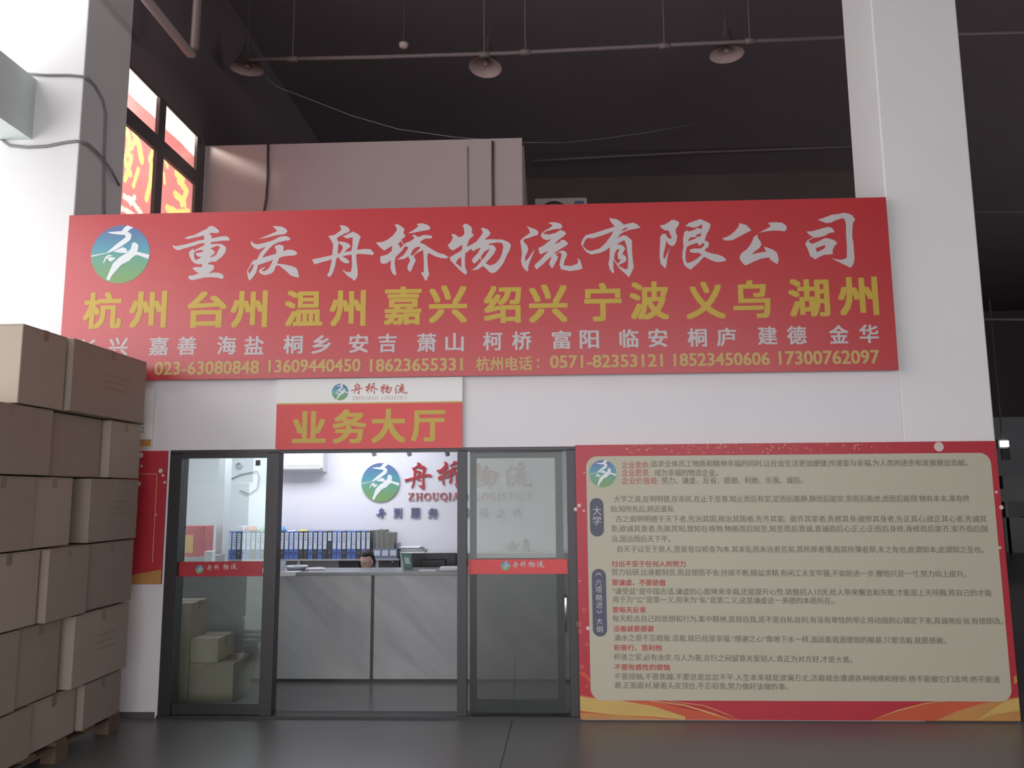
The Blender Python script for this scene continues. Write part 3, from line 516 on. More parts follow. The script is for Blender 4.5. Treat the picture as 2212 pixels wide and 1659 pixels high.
pipe('conduit', [P(2090, 458, 10), P(2330, 458, 10)], .02, 'pipe', 'thin conduit right of the right pillar, middle one')
pipe('conduit', [P(2100, 690, 10), P(2330, 690, 10)], .028, 'pipe', 'thin conduit right of the right pillar, lowest one')
dp = XP(415, 122, -3.5)
pipe('drain_pipe', [(-3.5, -2.2, dp.z+.02), (-3.5, dp.y-.05, dp.z), (-3.5, dp.y, dp.z+.03), (-3.49, dp.y+.02, dp.z+.10), (-3.47, dp.y+.02, CE)], .045, 'pipe2', 'pinkish drain pipe with elbow under the roof at upper left')
cable('wire', [P(565, 160, 2.62), P(600, 188, 2.62), P(670, 215, 2.62), P(760, 250, 2.62), P(860, 279, 2.62), P(980, 296, 2.62), P(1130, 308, 2.65), P(1220, 308, 4), P(1290, 301, 4.5), P(1400, 286, 5), P(1500, 268, 5.4)], .005, 'cable', 'thin sagging wire crossing under the dark roof', 'wire')
# cables on the left pillar
cable('cable', [P(40, 158, -.015), P(100, 162, -.015), P(150, 162, -.015), P(180, 165, -.015), P(190, 168, -.01), XP(205, 185, -3.955), XP(222, 215, -3.955), XP(229, 245, -3.955), XP(226, 320, -3.955), XP(225, 400, -3.955), XP(225, 468, -3.955)], .011, 'cable', 'upper grey cable bending round the left pillar')
cable('cable', [P(0, 300, -.015), P(20, 314, -.015), P(60, 318, -.015), P(100, 316, -.015), P(140, 308, -.015), P(165, 305, -.015), P(172, 306, -.01), XP(190, 311, -3.93), XP(205, 325, -3.93), XP(220, 340, -3.93), XP(240, 368, -3.93), XP(257, 400, -3.93)], .013, 'cable', 'lower thicker grey cable bending round the left pillar')

# ================================================================= BANNER
YB = -.07
b0 = P(150, 465, YB); b1 = P(1913, 426, YB); b2 = P(1942, 799, YB)
bx0, bx1, bz0, bz1 = b0.x, (b1.x+b2.x)/2, b2.z, (b0.z+b1.z)/2
bn = thing('company_banner', (bx0, YB, bz0), 'large red company banner with white brush title and yellow city names', 'banner')
MB().box(bx0, bx1, YB, YB+.03, bz0, bz1).build('panel', 'red', bn)
MB().box(bx0+.02, bx1-.02, YB+.03, 0, bz0+.02, bz0+.05).box(bx0+.02, bx1-.02, YB+.03, 0, bz1-.06, bz1-.03).box(bx1-.05, bx1-.02, YB+.03, 0, bz0+.05, bz1-.06).build('backing_frame', 'frame2', bn)
YL = YB-.0015
for ch, (org, _) in BR.items():
    vv, ff = BG[ch]
    MB().add([P(org[0]+x/11.0625, org[1]+y/11.0625, YL) for x, y in vv], ff).build('title_character', 'white_print', bn)
emblem(260, 549, 63.5, YL, bn)
mb = MB()
for ch, x0, x1, y0, y1 in [('杭', 180, 263, 631, 711), ('州', 279, 360, 629, 709), ('台', 405, 490, 629, 708), ('州', 498, 578, 628, 708), ('温', 615, 697, 627, 705), ('州', 712, 790, 627, 705), ('嘉', 829, 911, 619, 702), ('兴', 926, 1009, 616, 698),
        ('绍', 1045, 1126, 617, 698), ('兴', 1142, 1226, 614, 697), ('宁', 1262, 1343, 611, 694), ('波', 1360, 1445, 608, 691), ('义', 1481, 1567, 608, 689), ('乌', 1583, 1664, 605, 687), ('湖', 1703, 1792, 602, 685), ('州', 1810, 1897, 598, 682)]:
    tx(MB(), ch, x0, x1, y0, y1, YL, .030).build('city_character', 'yellow_print', bn)
mb = MB()
for ch, cx, cy in [('长', 190, 753), ('兴', 256, 749), ('嘉', 343, 748), ('善', 404, 747), ('海', 490, 746), ('盐', 549, 746), ('桐', 633, 744), ('乡', 694, 744), ('安', 775, 742), ('吉', 837, 741), ('萧', 922, 740), ('山', 982, 739), ('柯', 1064, 737), ('桥', 1127, 736),
        ('富', 1213, 734), ('阳', 1273, 733), ('临', 1359, 731), ('安', 1421, 730), ('桐', 1506, 729), ('庐', 1569, 728), ('建', 1658, 725), ('德', 1721, 724), ('金', 1812, 722), ('华', 1877, 721)]:
    w = 21 if ch not in '山吉' else 20
    tx(MB(), ch, cx-w, cx+w, cy-20, cy+20, YL, .024).build('district_character', 'white_print', bn)
mb = MB()
for s, x0, x1, y0, y1 in [('重庆电话', 165, 292, 778, 811), (':', 301, 306, 789, 810), ('023-63080848', 334, 560, 780, 809), ('13609440450', 580, 779, 776, 804), ('18623655331', 799, 1000, 774, 802), ('杭州电话', 1028, 1150, 770, 801), (':', 1160, 1165, 775, 795),
        ('0571-82353121', 1188, 1432, 766, 794), ('18523450606', 1455, 1663, 762, 790), ('17300762097', 1682, 1900, 757, 787)]:
    tx(MB(), s, x0, x1, y0, y1, YL, .024).build('phone_lettering', 'gold_print', bn)

# ================================================================= SIGN OVER THE DOOR
YS = -.03
s0, s1 = P(598, 820, YS), P(998, 968, YS)
sx0, sx1, sz0 = P(597, 900, YS).x, P(999, 900, YS).x, P(800, 969.5, YS).z
sg = thing('door_sign', (sx0, YS, sz0), 'white and red service hall sign board over the sliding door', 'sign')
zr = P(800, 872, YS).z
MB().box(sx0, sx1, YS, 0, sz0, bz0-.001).build('board', 'sign_white', sg)
MB().box(sx0, sx1, YS-.002, YS, sz0, zr).build('red_field', 'red2', sg)
MB().box(sx0, sx1, YS-.002, YS, zr, zr+.012).build('yellow_line', 'gold2', sg)
emblem(734.7, 846.8, 18, YS-.001, sg)
def brush_word(mb, lst, Y, thick=0):
    for ch, x0, x1, y0, y1 in lst: put(brush_norm(ch), rect_px(x0, x1, y0, y1, Y), Y, mb, thick)
    return mb
brush_word(MB(), [('舟', 758, 783.5, 828, 852), ('桥', 788, 818, 827, 852), ('物', 821.5, 847, 829, 851), ('流', 853, 880, 829, 851)], YS-.001).build('company_lettering', 'red_ink', sg)
serif(MB(), 'ZHOUQIAO LOGISTICS', rect_px(761, 880, 855.5, 863.5, YS), YS-.001).build('latin_lettering', mat('pale_red_ink', (.62, .40, .38), rough=.5), sg)
mb = MB()
for ch, x0, x1, y0, y1 in [('业', 631, 704, 888, 957), ('务', 718, 792, 884, 958), ('大', 802, 876, 883, 957), ('厅', 888, 962, 886, 954)]: tx(MB(), ch, x0, x1, y0, y1, YS-.003, .034).build('hall_character', 'yellow_print', sg)


# small sign half hidden by the cartons
YT = -.025
tx1, tz1, tz0 = P(331, 900, YT).x, P(320, 840, YT).z, P(320, 965, YT).z
ts = thing('door_plate', (tx1-.52, YT, tz0), 'small white plate with yellow lower edge beside the top of the carton stack', 'sign')
MB().box(tx1-.52, tx1, YT, 0, tz0, tz1).build('board', 'sign_white', ts)
zz = P(320, 949, YT).z
MB().box(tx1-.52, tx1-.006, YT-.002, YT, tz0+.004, zz).build('yellow_band', 'gold', ts)
mb = MB(); tx(mb, '理', 291, 311, 899, 917, YT-.002, .012); tx(mb, '口', 301, 310, 922, 935, YT-.002, .01); mb.build('blue_lettering', mat('blue_ink', (.06, .11, .22)), ts)

# red notice board left of the door
YN = -.02
nx1, nz1, nz0 = -3.045, P(330, 974, YN).z, P(320, 1262, YN).z
nb = thing('notice_board', (nx1-1.0, YN, nz0), 'dark red notice board with gold lower edge between cartons and door', 'poster')
MB().box(nx1-1.0, nx1, YN, 0, nz0, nz1).build('board', 'red3', nb)
zg = P(340, 1236, YN).z
MB().add([(nx1-1.0, YN-.001, nz0), (nx1, YN-.001, nz0), (nx1, YN-.001, zg+.02), (nx1-.3, YN-.001, zg-.03), (nx1-1, YN-.001, zg+.06)], [(0, 1, 2, 3, 4)]).build('gold_band', 'gold', nb)
mb = MB(); xa = P(340, 1030, YN).x; za, zb2 = P(340, 1023, YN).z, P(330, 1215, YN).z
mb.box(xa-.6, xa, YN-.002, YN, za-.006, za).box(xa-.006, xa, YN-.002, YN, zb2, za).build('thin_frame_line', 'spark', nb)
mb = MB()
for px, py, r in [(304, 983, 6), (347, 1017, 5), (306, 1007, 3), (352, 1027, 3), (356, 1042, 3), (338, 1112, 2), (300, 1045, 5)]:
    c = P(px, py, YN); R = r/270; put(circle_geo(16), (c.x-R, c.x+R, c.z-R, c.z+R), YN-.0015).build('dot_print', 'spark2', nb)

# ================================================================= POSTER
YQ = -.035
qx0, qx1 = P(1248, 1256, YQ).x, P(2178, 1256, YQ).x
qz1, qz0 = P(1700, 957, YQ).z, .012
po = thing('values_poster', (qx0, YQ, qz0), 'large red bordered poster with cream panel and company values text right of the door', 'poster')
MB().box(qx0, qx1, YQ, -.002, qz0, qz1).build('board', 'red3', po)
cx0, cx1 = P(1271, 1250, YQ).x, P(2163, 1250, YQ).x
cz1, cz0 = P(1700, 982, YQ).z, P(1700, 1514, YQ).z
def rrect(x0, x1, z0, z1, r, n=8):
    p = []
    for cx, cz, a in ((x1-r, z1-r, 0), (x0+r, z1-r, 90), (x0+r, z0+r, 180), (x1-r, z0+r, 270)):
        p += [(cx+r*math.cos(math.radians(a+90*i/n)), cz+r*math.sin(math.radians(a+90*i/n))) for i in range(n+1)]
    return p
def flat(pts, Y): return MB().add([(x, Y, z) for x, z in pts][::-1], [tuple(range(len(pts)))])
flat(rrect(cx0, cx1, cz0, cz1, .085), YQ-.002).build('cream_panel', 'cream', po)
# gold waves in the lower corners and sparkles
def qp(px, py): q = P(px, py, YQ); return (q.x, q.z)
def clampq(p): return (min(max(p[0], qx0+.001), qx1-.001), min(max(p[1], qz0+.001), qz1-.001))
def band(pts_top, pts_bot, m_, off, name='wave_print'):
    t = [clampq(qp(*p)) for p in pts_top]; b = [clampq(qp(*p)) for p in pts_bot]; n = len(t)
    mb = MB().add([(x, YQ-off, z) for x, z in t]+[(x, YQ-off, z) for x, z in b], [(i, i+1, n+i+1, n+i) for i in range(n-1)]); mb.build(name, m_, po)
band([(1250, 1500), (1300, 1510), (1400, 1512), (1500, 1535), (1600, 1560)], [(1250, 1560)]*5, 'orange', .0004)
band([(1252, 1504), (1280, 1508), (1340, 1513), (1410, 1525), (1480, 1548)], [(1252, 1535), (1290, 1540), (1340, 1545), (1410, 1548), (1480, 1556)], 'gold2', .0008)
band([(1252, 1540), (1290, 1542), (1340, 1545), (1400, 1550), (1470, 1560)], [(1252, 1553), (1290, 1560), (1340, 1560), (1400, 1560), (1470, 1560)], 'gold', .0008)
band([(1250, 1450), (1262, 1452), (1280, 1470)], [(1250, 1456), (1262, 1462), (1280, 1480)], 'orange', .0008)
band([(1400, 1512), (1480, 1522), (1540, 1540), (1580, 1560)], [(1400, 1513.5), (1480, 1525), (1540, 1544), (1580, 1564)], 'gold2', .0012)
band([(1440, 1513), (1520, 1523), (1560, 1538), (1600, 1558)], [(1440, 1514), (1520, 1525), (1560, 1540), (1600, 1561)], 'spark', .0012)
band([(1880, 1560), (1930, 1538), (1990, 1520), (2100, 1515), (2210, 1512)], [(1880, 1562), (1930, 1562), (1990, 1562), (2100, 1562), (2210, 1562)], 'orange', .0004)
band([(2020, 1562), (2070, 1535), (2120, 1520), (2160, 1512), (2210, 1506)], [(2020, 1563), (2070, 1563), (2120, 1563), (2160, 1563), (2210, 1563)], 'gold', .0008)
band([(2110, 1560), (2140, 1535), (2170, 1515), (2210, 1508)], [(2110, 1563), (2140, 1545), (2170, 1540), (2210, 1535)], 'gold2', .0012)
band([(1880, 1558), (1940, 1533), (2000, 1518), (2050, 1514)], [(1880, 1560), (1940, 1536), (2000, 1520), (2050, 1515)], 'gold2', .0014)
band([(2190, 1462), (2200, 1457), (2206, 1450)], [(2190, 1478), (2200, 1474), (2206, 1470)], 'gold', .0008)
mb = MB(); mb2 = MB()
for i in range(150):
    t = random.random(); px = 1350+t*560+random.gauss(0, 30); py = 960+random.random()**1.4*20
    r = random.choice((.6, .8, 1, 1.4, 2.0)); c = P(px, py, YQ); R = r/270
    put(circle_geo(8), (c.x-R, c.x+R, c.z-R, c.z+R), YQ-.001, mb)
for px, py, r in [(2028, 965, 10), (2152, 1063, 3), (2163, 1096, 4.5), (2160, 1183, 3), (1251, 1092, 4), (1243, 1100, 4), (1261, 1103, 2.5), (1270, 1357, 4), (1262, 1021, 1.5), (1252, 1255, 1.5)]:
    c = P(px, py, YQ); R = r/270; put(circle_geo(16), (c.x-R, c.x+R, c.z-R, c.z+R), YQ-.001).build('dot_print', 'spark2', po)
tag(mb.build('sparkle_print', 'spark', po), kind='stuff')
mb = MB()
for px, py, r in [(1262, 1318, 3.5), (1250, 1348, 4), (1253, 1364, 3), (1268, 1392, 3), (1257, 1440, 3), (1268, 1482, 2)]:
    c = P(px, py, YQ); put(stroke([((.5+.5*math.cos(a*math.pi/8)), (.5+.5*math.sin(a*math.pi/8))) for a in range(17)], .14), (c.x-r/270, c.x+r/270, c.z-r/270, c.z+r/270), YQ-.001).build('ring_print', 'spark', po)
YR = YQ-.0035
emblem(1302, 1023, 29.5, YR, po)
def pill(x0, x1, y0, y1): 
    a, b_, c, d_ = rect_px(x0, x1, y0, y1, YR); return flat(rrect(a, b_, c, d_, (b_-a)/2*.98), YR)
p1 = pill(1274.5, 1304, 1076, 1159).build('badge', 'badge', po); p2 = pill(1279.5, 1310, 1229, 1375).build('badge', 'badge', po)
mb = MB()
for ch, y in (('大', 1103), ('学', 1124)): tx(mb, ch, 1280.5, 1299, y-9, y+10, YR-.001, .008)
mb.build('badge_lettering', 'white_print', p1)
mb = MB()
for ch, x, y, w, h in (('《', 1293, 1240, 6, 4), ('六', 1293, 1258, 7, 7), ('项', 1293.5, 1274, 7, 7), ('精', 1294, 1291, 7, 7), ('进', 1294.5, 1307, 7, 7), ('》', 1294.5, 1322, 6, 4), ('大', 1295, 1342, 7, 7), ('纲', 1295.5, 1359, 7, 7)):
    g = text_geo(ch, .004)
    if ch in '《》': g = ([(q_[1], 1-q_[0], q_[2]) for q_ in g[0]], g[1])
    put(g, rect_px(x-w, x+w, y-h, y+h, YR-.001), YR-.001, mb)
mb.build('badge_lettering', 'white_print', p2)
LN = [  # text, x0, x1, y left, y right, colour
('企业使命:', 1343, 1403, 1004, 1004, 'r'), ('追求全体员工物质和精神幸福的同时,让社会生活更加便捷,传递爱与幸福,为人类的进步和发展做出贡献。', 1406, 2090, 1002, 999.5, 'k'),
('企业愿景:', 1343, 1404, 1021, 1021, 'r'), ('成为幸福的物流企业。', 1414, 1550, 1021, 1021, 'k'),
('企业价值观:', 1343, 1422, 1038.5, 1038.5, 'r'), ('努力、谦虚、反省、感谢、利他、乐观、诚信。', 1429, 1734, 1038, 1037, 'k'),
('大学之道,在明明德,在亲民,在止于至善.知止而后有定,定而后能静,静而后能安,安而后能虑,虑而后能得.物有本末,事有终', 1326, 2095, 1078, 1077, 'k'),
('始,知所先后,则近道矣.', 1319, 1458, 1099.5, 1099.5, 'k'),
('古之欲明明德于天下者,先治其国,欲治其国者,先齐其家;  欲齐其家者,先修其身;欲修其身者,先正其心;欲正其心者,先诚其', 1330, 2131, 1121, 1121, 'k'),
('意;欲诚其意者,先致其知,致知在格物.物格而后知至,知至而后意诚,意诚而后心正,心正而后身修,身修而后家齐,家齐而后国', 1320, 2133, 1142, 1142.5, 'k'),
('治,国治而后天下平。', 1321, 1448, 1164, 1164, 'k'),
('自天子以至于庶人,壹是皆以修身为本.其本乱而末治者否矣,其所厚者薄,而其所薄者厚,未之有也.此谓知本,此谓知之至也。', 1334, 2125, 1186, 1187.5, 'k'),
('付出不亚于任何人的努力', 1321, 1481, 1218, 1218, 'R'),
('努力钻研,比谁都刻苦.而且锲而不舍,持续不断,精益求精.有闲工夫发牢骚,不如前进一步,哪怕只是一寸,努力向上提升。', 1321, 2087, 1236, 1240, 'k'),
('要谦虚、不要骄傲', 1322, 1438, 1258, 1258.5, 'R'),
('“谦受益”是中国古话,谦虚的心能唤来幸福,还能提升心性.骄傲招人讨厌,给人带来懈怠和失败.才能是上天所赐,将自己的才能', 1322, 2142, 1277, 1281, 'k'),
('用于为“公”是第一义,用来为“私”是第二义,这是谦虚这一美德的本质所在。', 1323, 1801, 1295, 1298, 'k'),
('要每天反省', 1323, 1395, 1317, 1317, 'R'),
('每天检点自己的思想和行为.集中精神,直视自我,是不是自私自利,有没有卑怯的举止将动摇的心镇定下来,真诚地反省,有错即改。', 1323, 2167, 1336, 1342, 'k'),
('活着就要感谢', 1325, 1412, 1358, 1358, 'R'),
('滴水之恩不忘相报.活着,就已经是幸福.“感谢之心”像地下水一样,滋润着我道德观的根基.只要活着,就要感谢。', 1327, 2043, 1377.5, 1384, 'k'),
('积善行、思利他', 1326, 1430, 1399, 1399.5, 'R'),
('积善之家,必有余庆.与人为善,言行之间留意关爱别人.真正为对方好,才是大善。', 1326, 1841, 1419, 1425, 'k'),
('不要有感性的烦恼', 1327, 1447, 1441, 1441.5, 'R'),
('不要烦恼,不要焦躁,不要总是忿忿不平.人生本来就是波澜万丈,活着就会遭遇各种困难和挫折.绝不能被它们击垮.绝不能逃', 1327, 2160, 1461, 1468, 'k'),
('避,正面面对,硬着头皮顶住,不忘初衷,努力做好该做的事。', 1327, 1702, 1480, 1483.5, 'k')]
for s, x0, x1, ya, yb, k in LN:
    h = 7.6 if k != 'R' else 6.8
    A, B_ = P(x0, ya, YR), P(x1, yb, YR); ym = ya
    zt_, zb_ = P(x0, ya-h, YR).z, P(x0, ya+h, YR).z
    put(text_geo(s, {'k': .006, 'r': .0, 'R': .016}[k]), (A.x, B_.x, zb_, zt_), YR, mb := MB(), slope=B_.z-A.z)
    mb.build('text_line' if k == 'k' else 'heading', 'ink' if k == 'k' else 'red_ink', po)

# ================================================================= DOOR
dr = thing('door_1', (DX0, 0, 0), kind='structure')
HZ = P(800, 975, 0).z; HS = P(480, 989, 0).z
MB().box(DX0, DX1, .0, .13, HZ-.005, DZ).build('header', 'frame', dr)
jx0 = P(393, 990, 0).x; mx0 = P(577, 990, 0).x
MB().box(jx0, mx0, .0, .10, HS, HZ-.004).build('top_rail', 'frame', dr)
MB().box(DX0, jx0, .0, .13, 0, HZ).build('jamb', 'frame', dr)
mx0, mx1 = P(577, 990, 0).x, P(603, 990, 0).x
rx0, rx1 = P(988, 990, 0).x, P(1008, 990, 0).x
MB().box(mx0, mx1, .0, .11, 0.02, HZ).build('mullion', 'frame', dr)
MB().box(rx0, rx1, .0, .06, 0.02, HZ).build('mullion', 'frame', dr)
jx1 = P(1226, 1100, 0).x
MB().box(jx1, DX1, .0, .13, 0, HZ).build('jamb', 'frame', dr)
MB().box(DX0, DX1, -.02, .14, 0, .022).build('threshold', 'frame', dr)
MB().box(jx0, mx0, .03, .08, 0.02, .10).build('bottom_rail', 'frame', dr)
MB().box(jx0, mx0, .05, .056, .10, HS).build('glass_pane', 'glass', dr)
# right leaf
lx0, lx1, lx2, lx3 = P(1015, 1100, .08).x, P(1029, 1100, .08).x, P(1200, 1100, .08).x, P(1216, 1100, .08).x
lf = MB().box(lx0, lx1, .08, .12, .03, HZ-.01).box(lx2, lx3, .08, .12, .03, HZ-.01).box(lx1, lx2, .08, .12, .03, .12).box(lx1, lx2, .08, .12, HZ-.06, HZ-.01).build('sliding_leaf', 'frame', dr)
MB().box(lx1, lx2, .095, .101, .12, HZ-.06).build('glass_pane', 'glass_grey', lf)
hd = P(1222, 1325, .0); MB().tube([(hd.x, -.0, hd.z+.13), (hd.x, -.03, hd.z+.12), (hd.x, -.03, hd.z-.12), (hd.x, 0, hd.z-.13)], .008, 8).build('pull_handle', 'chrome', dr, True)
MB().box(rx1, jx1, .04, .046, .03, HZ-.02).build('glass_pane', 'glass_clear', dr)
# safety decals (red bands)
def decal(x0, x1, y0, y1, Y, logo, chars, lm):
    r_ = rect_px(x0, x1, y0, y1, Y); o = MB().box(r_[0], r_[1], Y, Y+.002, r_[2], r_[3]).build('red_band', 'red2' if lm else 'red3', dr)
    c = P(logo[0], logo[1], Y-.001); R = logo[2]/265
    e = put(circle_geo(24), (c.x-R, c.x+R, c.z-R, c.z+R), Y-.001).build('band_emblem', 'emblem', o)
    mb = MB(); put(EG, (c.x-R, c.x+R, c.z-R, c.z+R), Y-.002, mb)
    brush_word(mb, chars, Y-.002); mb.build('band_lettering', 'white_print' if lm else 'spark2', o)
decal(1011, 1226, 1208, 1240, .036, (1092, 1222, 10), [('舟', 1106, 1121, 1213, 1228), ('桥', 1123, 1139, 1212, 1227), ('物', 1141.5, 1157, 1212, 1226), ('流', 1160, 1176, 1211, 1226)], True)
decal(367, 567, 1213, 1245, .046, (431, 1230, 9), [('舟', 446, 458, 1220, 1233), ('桥', 462, 475, 1219, 1232), ('物', 482, 495, 1218, 1231), ('流', 499, 512, 1217, 1230)], False)
c = P(557, 1000, .045); tag(box('sensor_tag', 'darkgrey', (c.x-.018, c.x+.018, .044, .0495, c.z-.022, c.z+.022), dr))

# ================================================================= OFFICE INTERIOR
OY = 3.75
tag(MB().box(-5.3, 3.4, OY, OY+.15, 0, 2.78).build('wall_office', 'office_wall'), kind='structure')
tag(MB().box(-5.3, -5.2, WT, OY, 0, 2.78).build('wall_office_left', 'office_wall'), kind='structure')
tag(MB().box(2.2, 2.3, WT, OY, 0, 2.78).build('wall_office_right', 'office_wall'), kind='structure')
tag(MB().box(-5.2, 2.2, WT, OY, -.0, .004).box(DX0, DX1, 0.0, WT, 0, .004).build('floor_office', 'tile'), kind='structure')
tag(MB().box(-5.3, -3.98, WT, 3.9, 2.78, 2.90).build('ceiling_annex', 'office_wall'), kind='structure')
tag(MB().box(-5.3, -4.66, 0, WT, 0, 2.9).build('wall_annex', 'wall'), kind='structure')
# column seen through the left pane
cxa, cxb = P(469, 1100, 3.0).x, P(483, 1100, 3.0).x
tag(box('pillar_office', 'office_wall', (cxa, cxb, 3.0, 3.2, 0, 2.78)), label='slim white post inside the office seen through the left pane', cat='post')
# counter
CY = 1.17
cn = thing('reception_counter', (-1.6, CY, 0), 'grey marble reception counter with stone top behind the sliding door', 'counter')
ct = P(700, 1236, CY).z; seam = P(804, 1350, CY).x
MB().box(-3.75, seam-.014, CY, CY+.02, .03, ct-.03).build('marble_panel', 'marble', cn, bevel=.003)
MB().box(seam+.014, .55, CY, CY+.02, .03, ct-.03).build('marble_panel', 'marble', cn, bevel=.003)
MB().box(-3.75, .55, CY+.02, CY+.05, 0, ct-.03).build('carcass', 'darkgrey', cn)
MB().box(-3.77, .57, CY-.015, CY+.45, ct-.03, ct).build('counter_top', 'ctop', cn, bevel=.004)
MB().box(-3.75, .55, CY+.42, CY+.45, 0, ct-.03).build('rear_panel', 'grey', cn)
MB().box(-3.75, .55, CY+.01, CY+.04, 0.004, .03).build('plinth', 'black', cn)
# things on the counter
def sheet(pts, Y, label):
    V = [G(*p, ct+.003) for p in pts]
    return tag(MB().add([(v.x, v.y, ct+.002) for v in V]+[(v.x, v.y, ct+.0045) for v in V], [(3, 2, 1, 0), (4, 5, 6, 7), (0, 1, 5, 4), (1, 2, 6, 5), (2, 3, 7, 6), (3, 0, 4, 7)]).build('paper_sheet', 'paper'), label=label, cat='paper')
def pile(cx, w, d, y, h, label, rz=0, n=5):
    t = thing('paper_pile', (cx, y, ct), label, 'papers')
    for i in range(n):
        j = (random.random()-.5)*.03; k = (random.random()-.5)*.02
        MB().box(cx-w/2+j, cx+w/2+j, y-d/2+k, y+d/2+k, ct+h*i/n+.0005, ct+h*(i+1)/n).build('sheet', 'paper', t)
    t.rotation_euler[2] = rz; return t
xA, xB_ = P(602, 1235, CY+.05).x, P(650, 1235, CY+.05).x
tag(MB().box(xA, xB_, CY-.02, CY+.12, ct+.001, ct+.004).add([(xA, CY-.02, ct+.004), (xB_-.02, CY-.02, ct+.004), (xB_-.03, CY-.026, ct-.03), (xA-.01, CY-.026, ct-.034)], [(0, 1, 2, 3), (3, 2, 1, 0)]).build('paper_sheet', 'paper'), label='white sheet hanging over the counter edge below the round tray', cat='paper')
pile(P(684, 1228, CY+.3).x, .15, .18, CY+.28, .012, 'loose white papers right of the round tray on the counter', .3, 3)
pile(P(975, 1228, CY+.2).x, .20, .25, CY+.2, .022, 'thick pile of white papers at the right end of the counter', .1, 6)
pile(P(925, 1232, CY+.12).x, .16, .1, CY+.12, .004, 'flat sheets lying left of the thick paper pile on the counter', -.1, 2)
tc_ = Vector((P(640, 1228, CY+.24).x, CY+.24, ct))
tr_ = thing('round_tray', tuple(tc_), 'shallow round white tray on the counter', 'tray')
MB().lathe([(.001, .002), (.08, .002), (.105, .03), (.112, .034), (.112, .038), (.10, .034), (.078, .008), (.001, .008)], tc_, 28).build('dish', 'cup', tr_, True)
c2 = Vector((P(609, 1225, CY+.1).x, CY+.1, ct))
cp = thing('paper_cup', tuple(c2), 'white paper cup beside the door mullion on the counter', 'cup')
MB().lathe([(.001, .001), (.028, .001), (.037, .085), (.039, .087), (.037, .089), (.034, .086), (.026, .006), (.001, .006)], c2, 20).build('cup_body', 'cup', cp, True)
# back cabinet/shelf
BY = 3.3
sz = P(650, 1208, BY).z
cb = thing('back_cabinet', (-3.0, BY, 0), 'long light topped cabinet carrying the ring binders along the office back wall', 'cabinet')
xr = P(862, 1200, BY).x
MB().box(-4.1, xr, BY-.01, OY-.005, sz-.018, sz).build('top_board', 'lightgrey', cb)
for px in (645, 815): 
    x = P(px, 1215, BY).x; MB().box(x-.018, x+.018, BY, BY+.03, 0, sz-.018).build('upright', 'lightgrey', cb)
MB().box(-4.1, -2.9, BY+.03, OY-.01, 0.0, sz-.018).build('door_panel', 'grey', cb)
x1, x2 = P(732, 1215, BY).x, P(775, 1215, BY).x
MB().box(-2.9, x1, BY+.03, OY-.01, 0, sz-.018).build('door_panel', 'grey', cb)
MB().box(x1, x2, BY-.0, OY-.02, .004, sz-.018).build('open_bay', 'black', cb)
dx_ = P(820, 1215, BY).x
dw = MB().box(dx_, xr, BY, OY-.02, .004, sz-.018).build('drawer', 'darkgrey', cb)
q = P(848, 1214, BY); MB().lathe([(.001, -.02), (.010, -.018), (.010, -.008), (.004, 0)], (q.x, BY, q.z), 10, 'y').build('drawer_knob', 'chrome', dw)
# right desk
dz = P(900, 1194, BY).z
dk = thing('back_desk', (-1.2, BY, 0), 'light topped desk right of the binder cabinet behind the monitor', 'desk')
MB().box(xr+.02, 2.0, BY-.01, OY-.005, dz-.014, dz).build('top_board', 'lightgrey', dk)
MB().box(xr+.02, xr+.04, BY, OY-.005, 0, dz-.014).build('side_panel', 'lightgrey', dk)
MB().box(xr+.04, 2.0, BY+.03, OY-.01, .004, dz-.014).build('front_panel', 'darkgrey', dk)
# binders
bh = P(650, 1148, BY).z-sz; bw = (P(804, 1180, BY).x-P(470, 1180, BY).x)/32.3
bxs = P(470, 1180, BY).x
seq = ['D', 'D', 'B', 'B', 'D', 'B', 'B', 'D', 'B', 'D', 'B', 'B', 'B', 'D', 'B', 'B', 'B', 'D', 'D', 'B', 'D', 'B', 'D', 'S', 'B', 'B', 'D', 'B', 'B', 'D', 'B', 'D']
ordn = ['first', 'second', 'third', 'fourth', 'fifth', 'sixth', 'seventh', 'eighth', 'ninth', 'tenth', 'eleventh', 'twelfth', 'thirteenth', 'fourteenth', 'fifteenth', 'sixteenth', 'seventeenth', 'eighteenth', 'nineteenth', 'twentieth', 'twenty-first', 'twenty-second', 'twenty-third', 'twenty-fourth', 'twenty-fifth', 'twenty-sixth', 'twenty-seventh', 'twenty-eighth', 'twenty-ninth', 'thirtieth', 'thirty-first', 'thirty-second']
def binder(x, kind, i):
    t = thing('ring_binder', (x, BY, sz), '%s ring binder%s, %s from the left on the back cabinet' % ({'B': 'blue', 'D': 'charcoal', 'S': 'charcoal'}[kind], ' with short label' if kind == 'S' else '', ordn[i]), 'binder', 'ring binders in a row on the back cabinet')
    w = bw*.92
    MB().box(x, x+w, BY, BY+.26, sz, sz+bh).build('spine_cover', 'bblue' if kind == 'B' else 'bdark', t, bevel=.003)
    l0 = .36 if kind != 'S' else .66
    lb = MB().box(x+w*.12, x+w*.85, BY-.002, BY, sz+bh*l0, sz+bh*.95).build('label_strip', 'label', t)
    mb = MB()
    for k in range(random.choice((3, 4, 5))):
        zc = sz+bh*(.88-.085*k)
        if zc < sz+bh*(l0+.05): break
        mb.box(x+w*.36, x+w*.62, BY-.003, BY-.0022, zc-.009, zc+.004)
    mb.build('label_marks', 'bdark' if i in (18, 26) else 'grey', lb)
    MB().lathe([(.006, -.003), (.012, -.003), (.012, .0)], (x+w*.5, BY, sz+bh*.22), 14, 'y').build('finger_ring', 'chrome' if kind != 'B' else 'bdark', t)
for i, k in enumerate(seq): binder(bxs+i*bw, k, i)
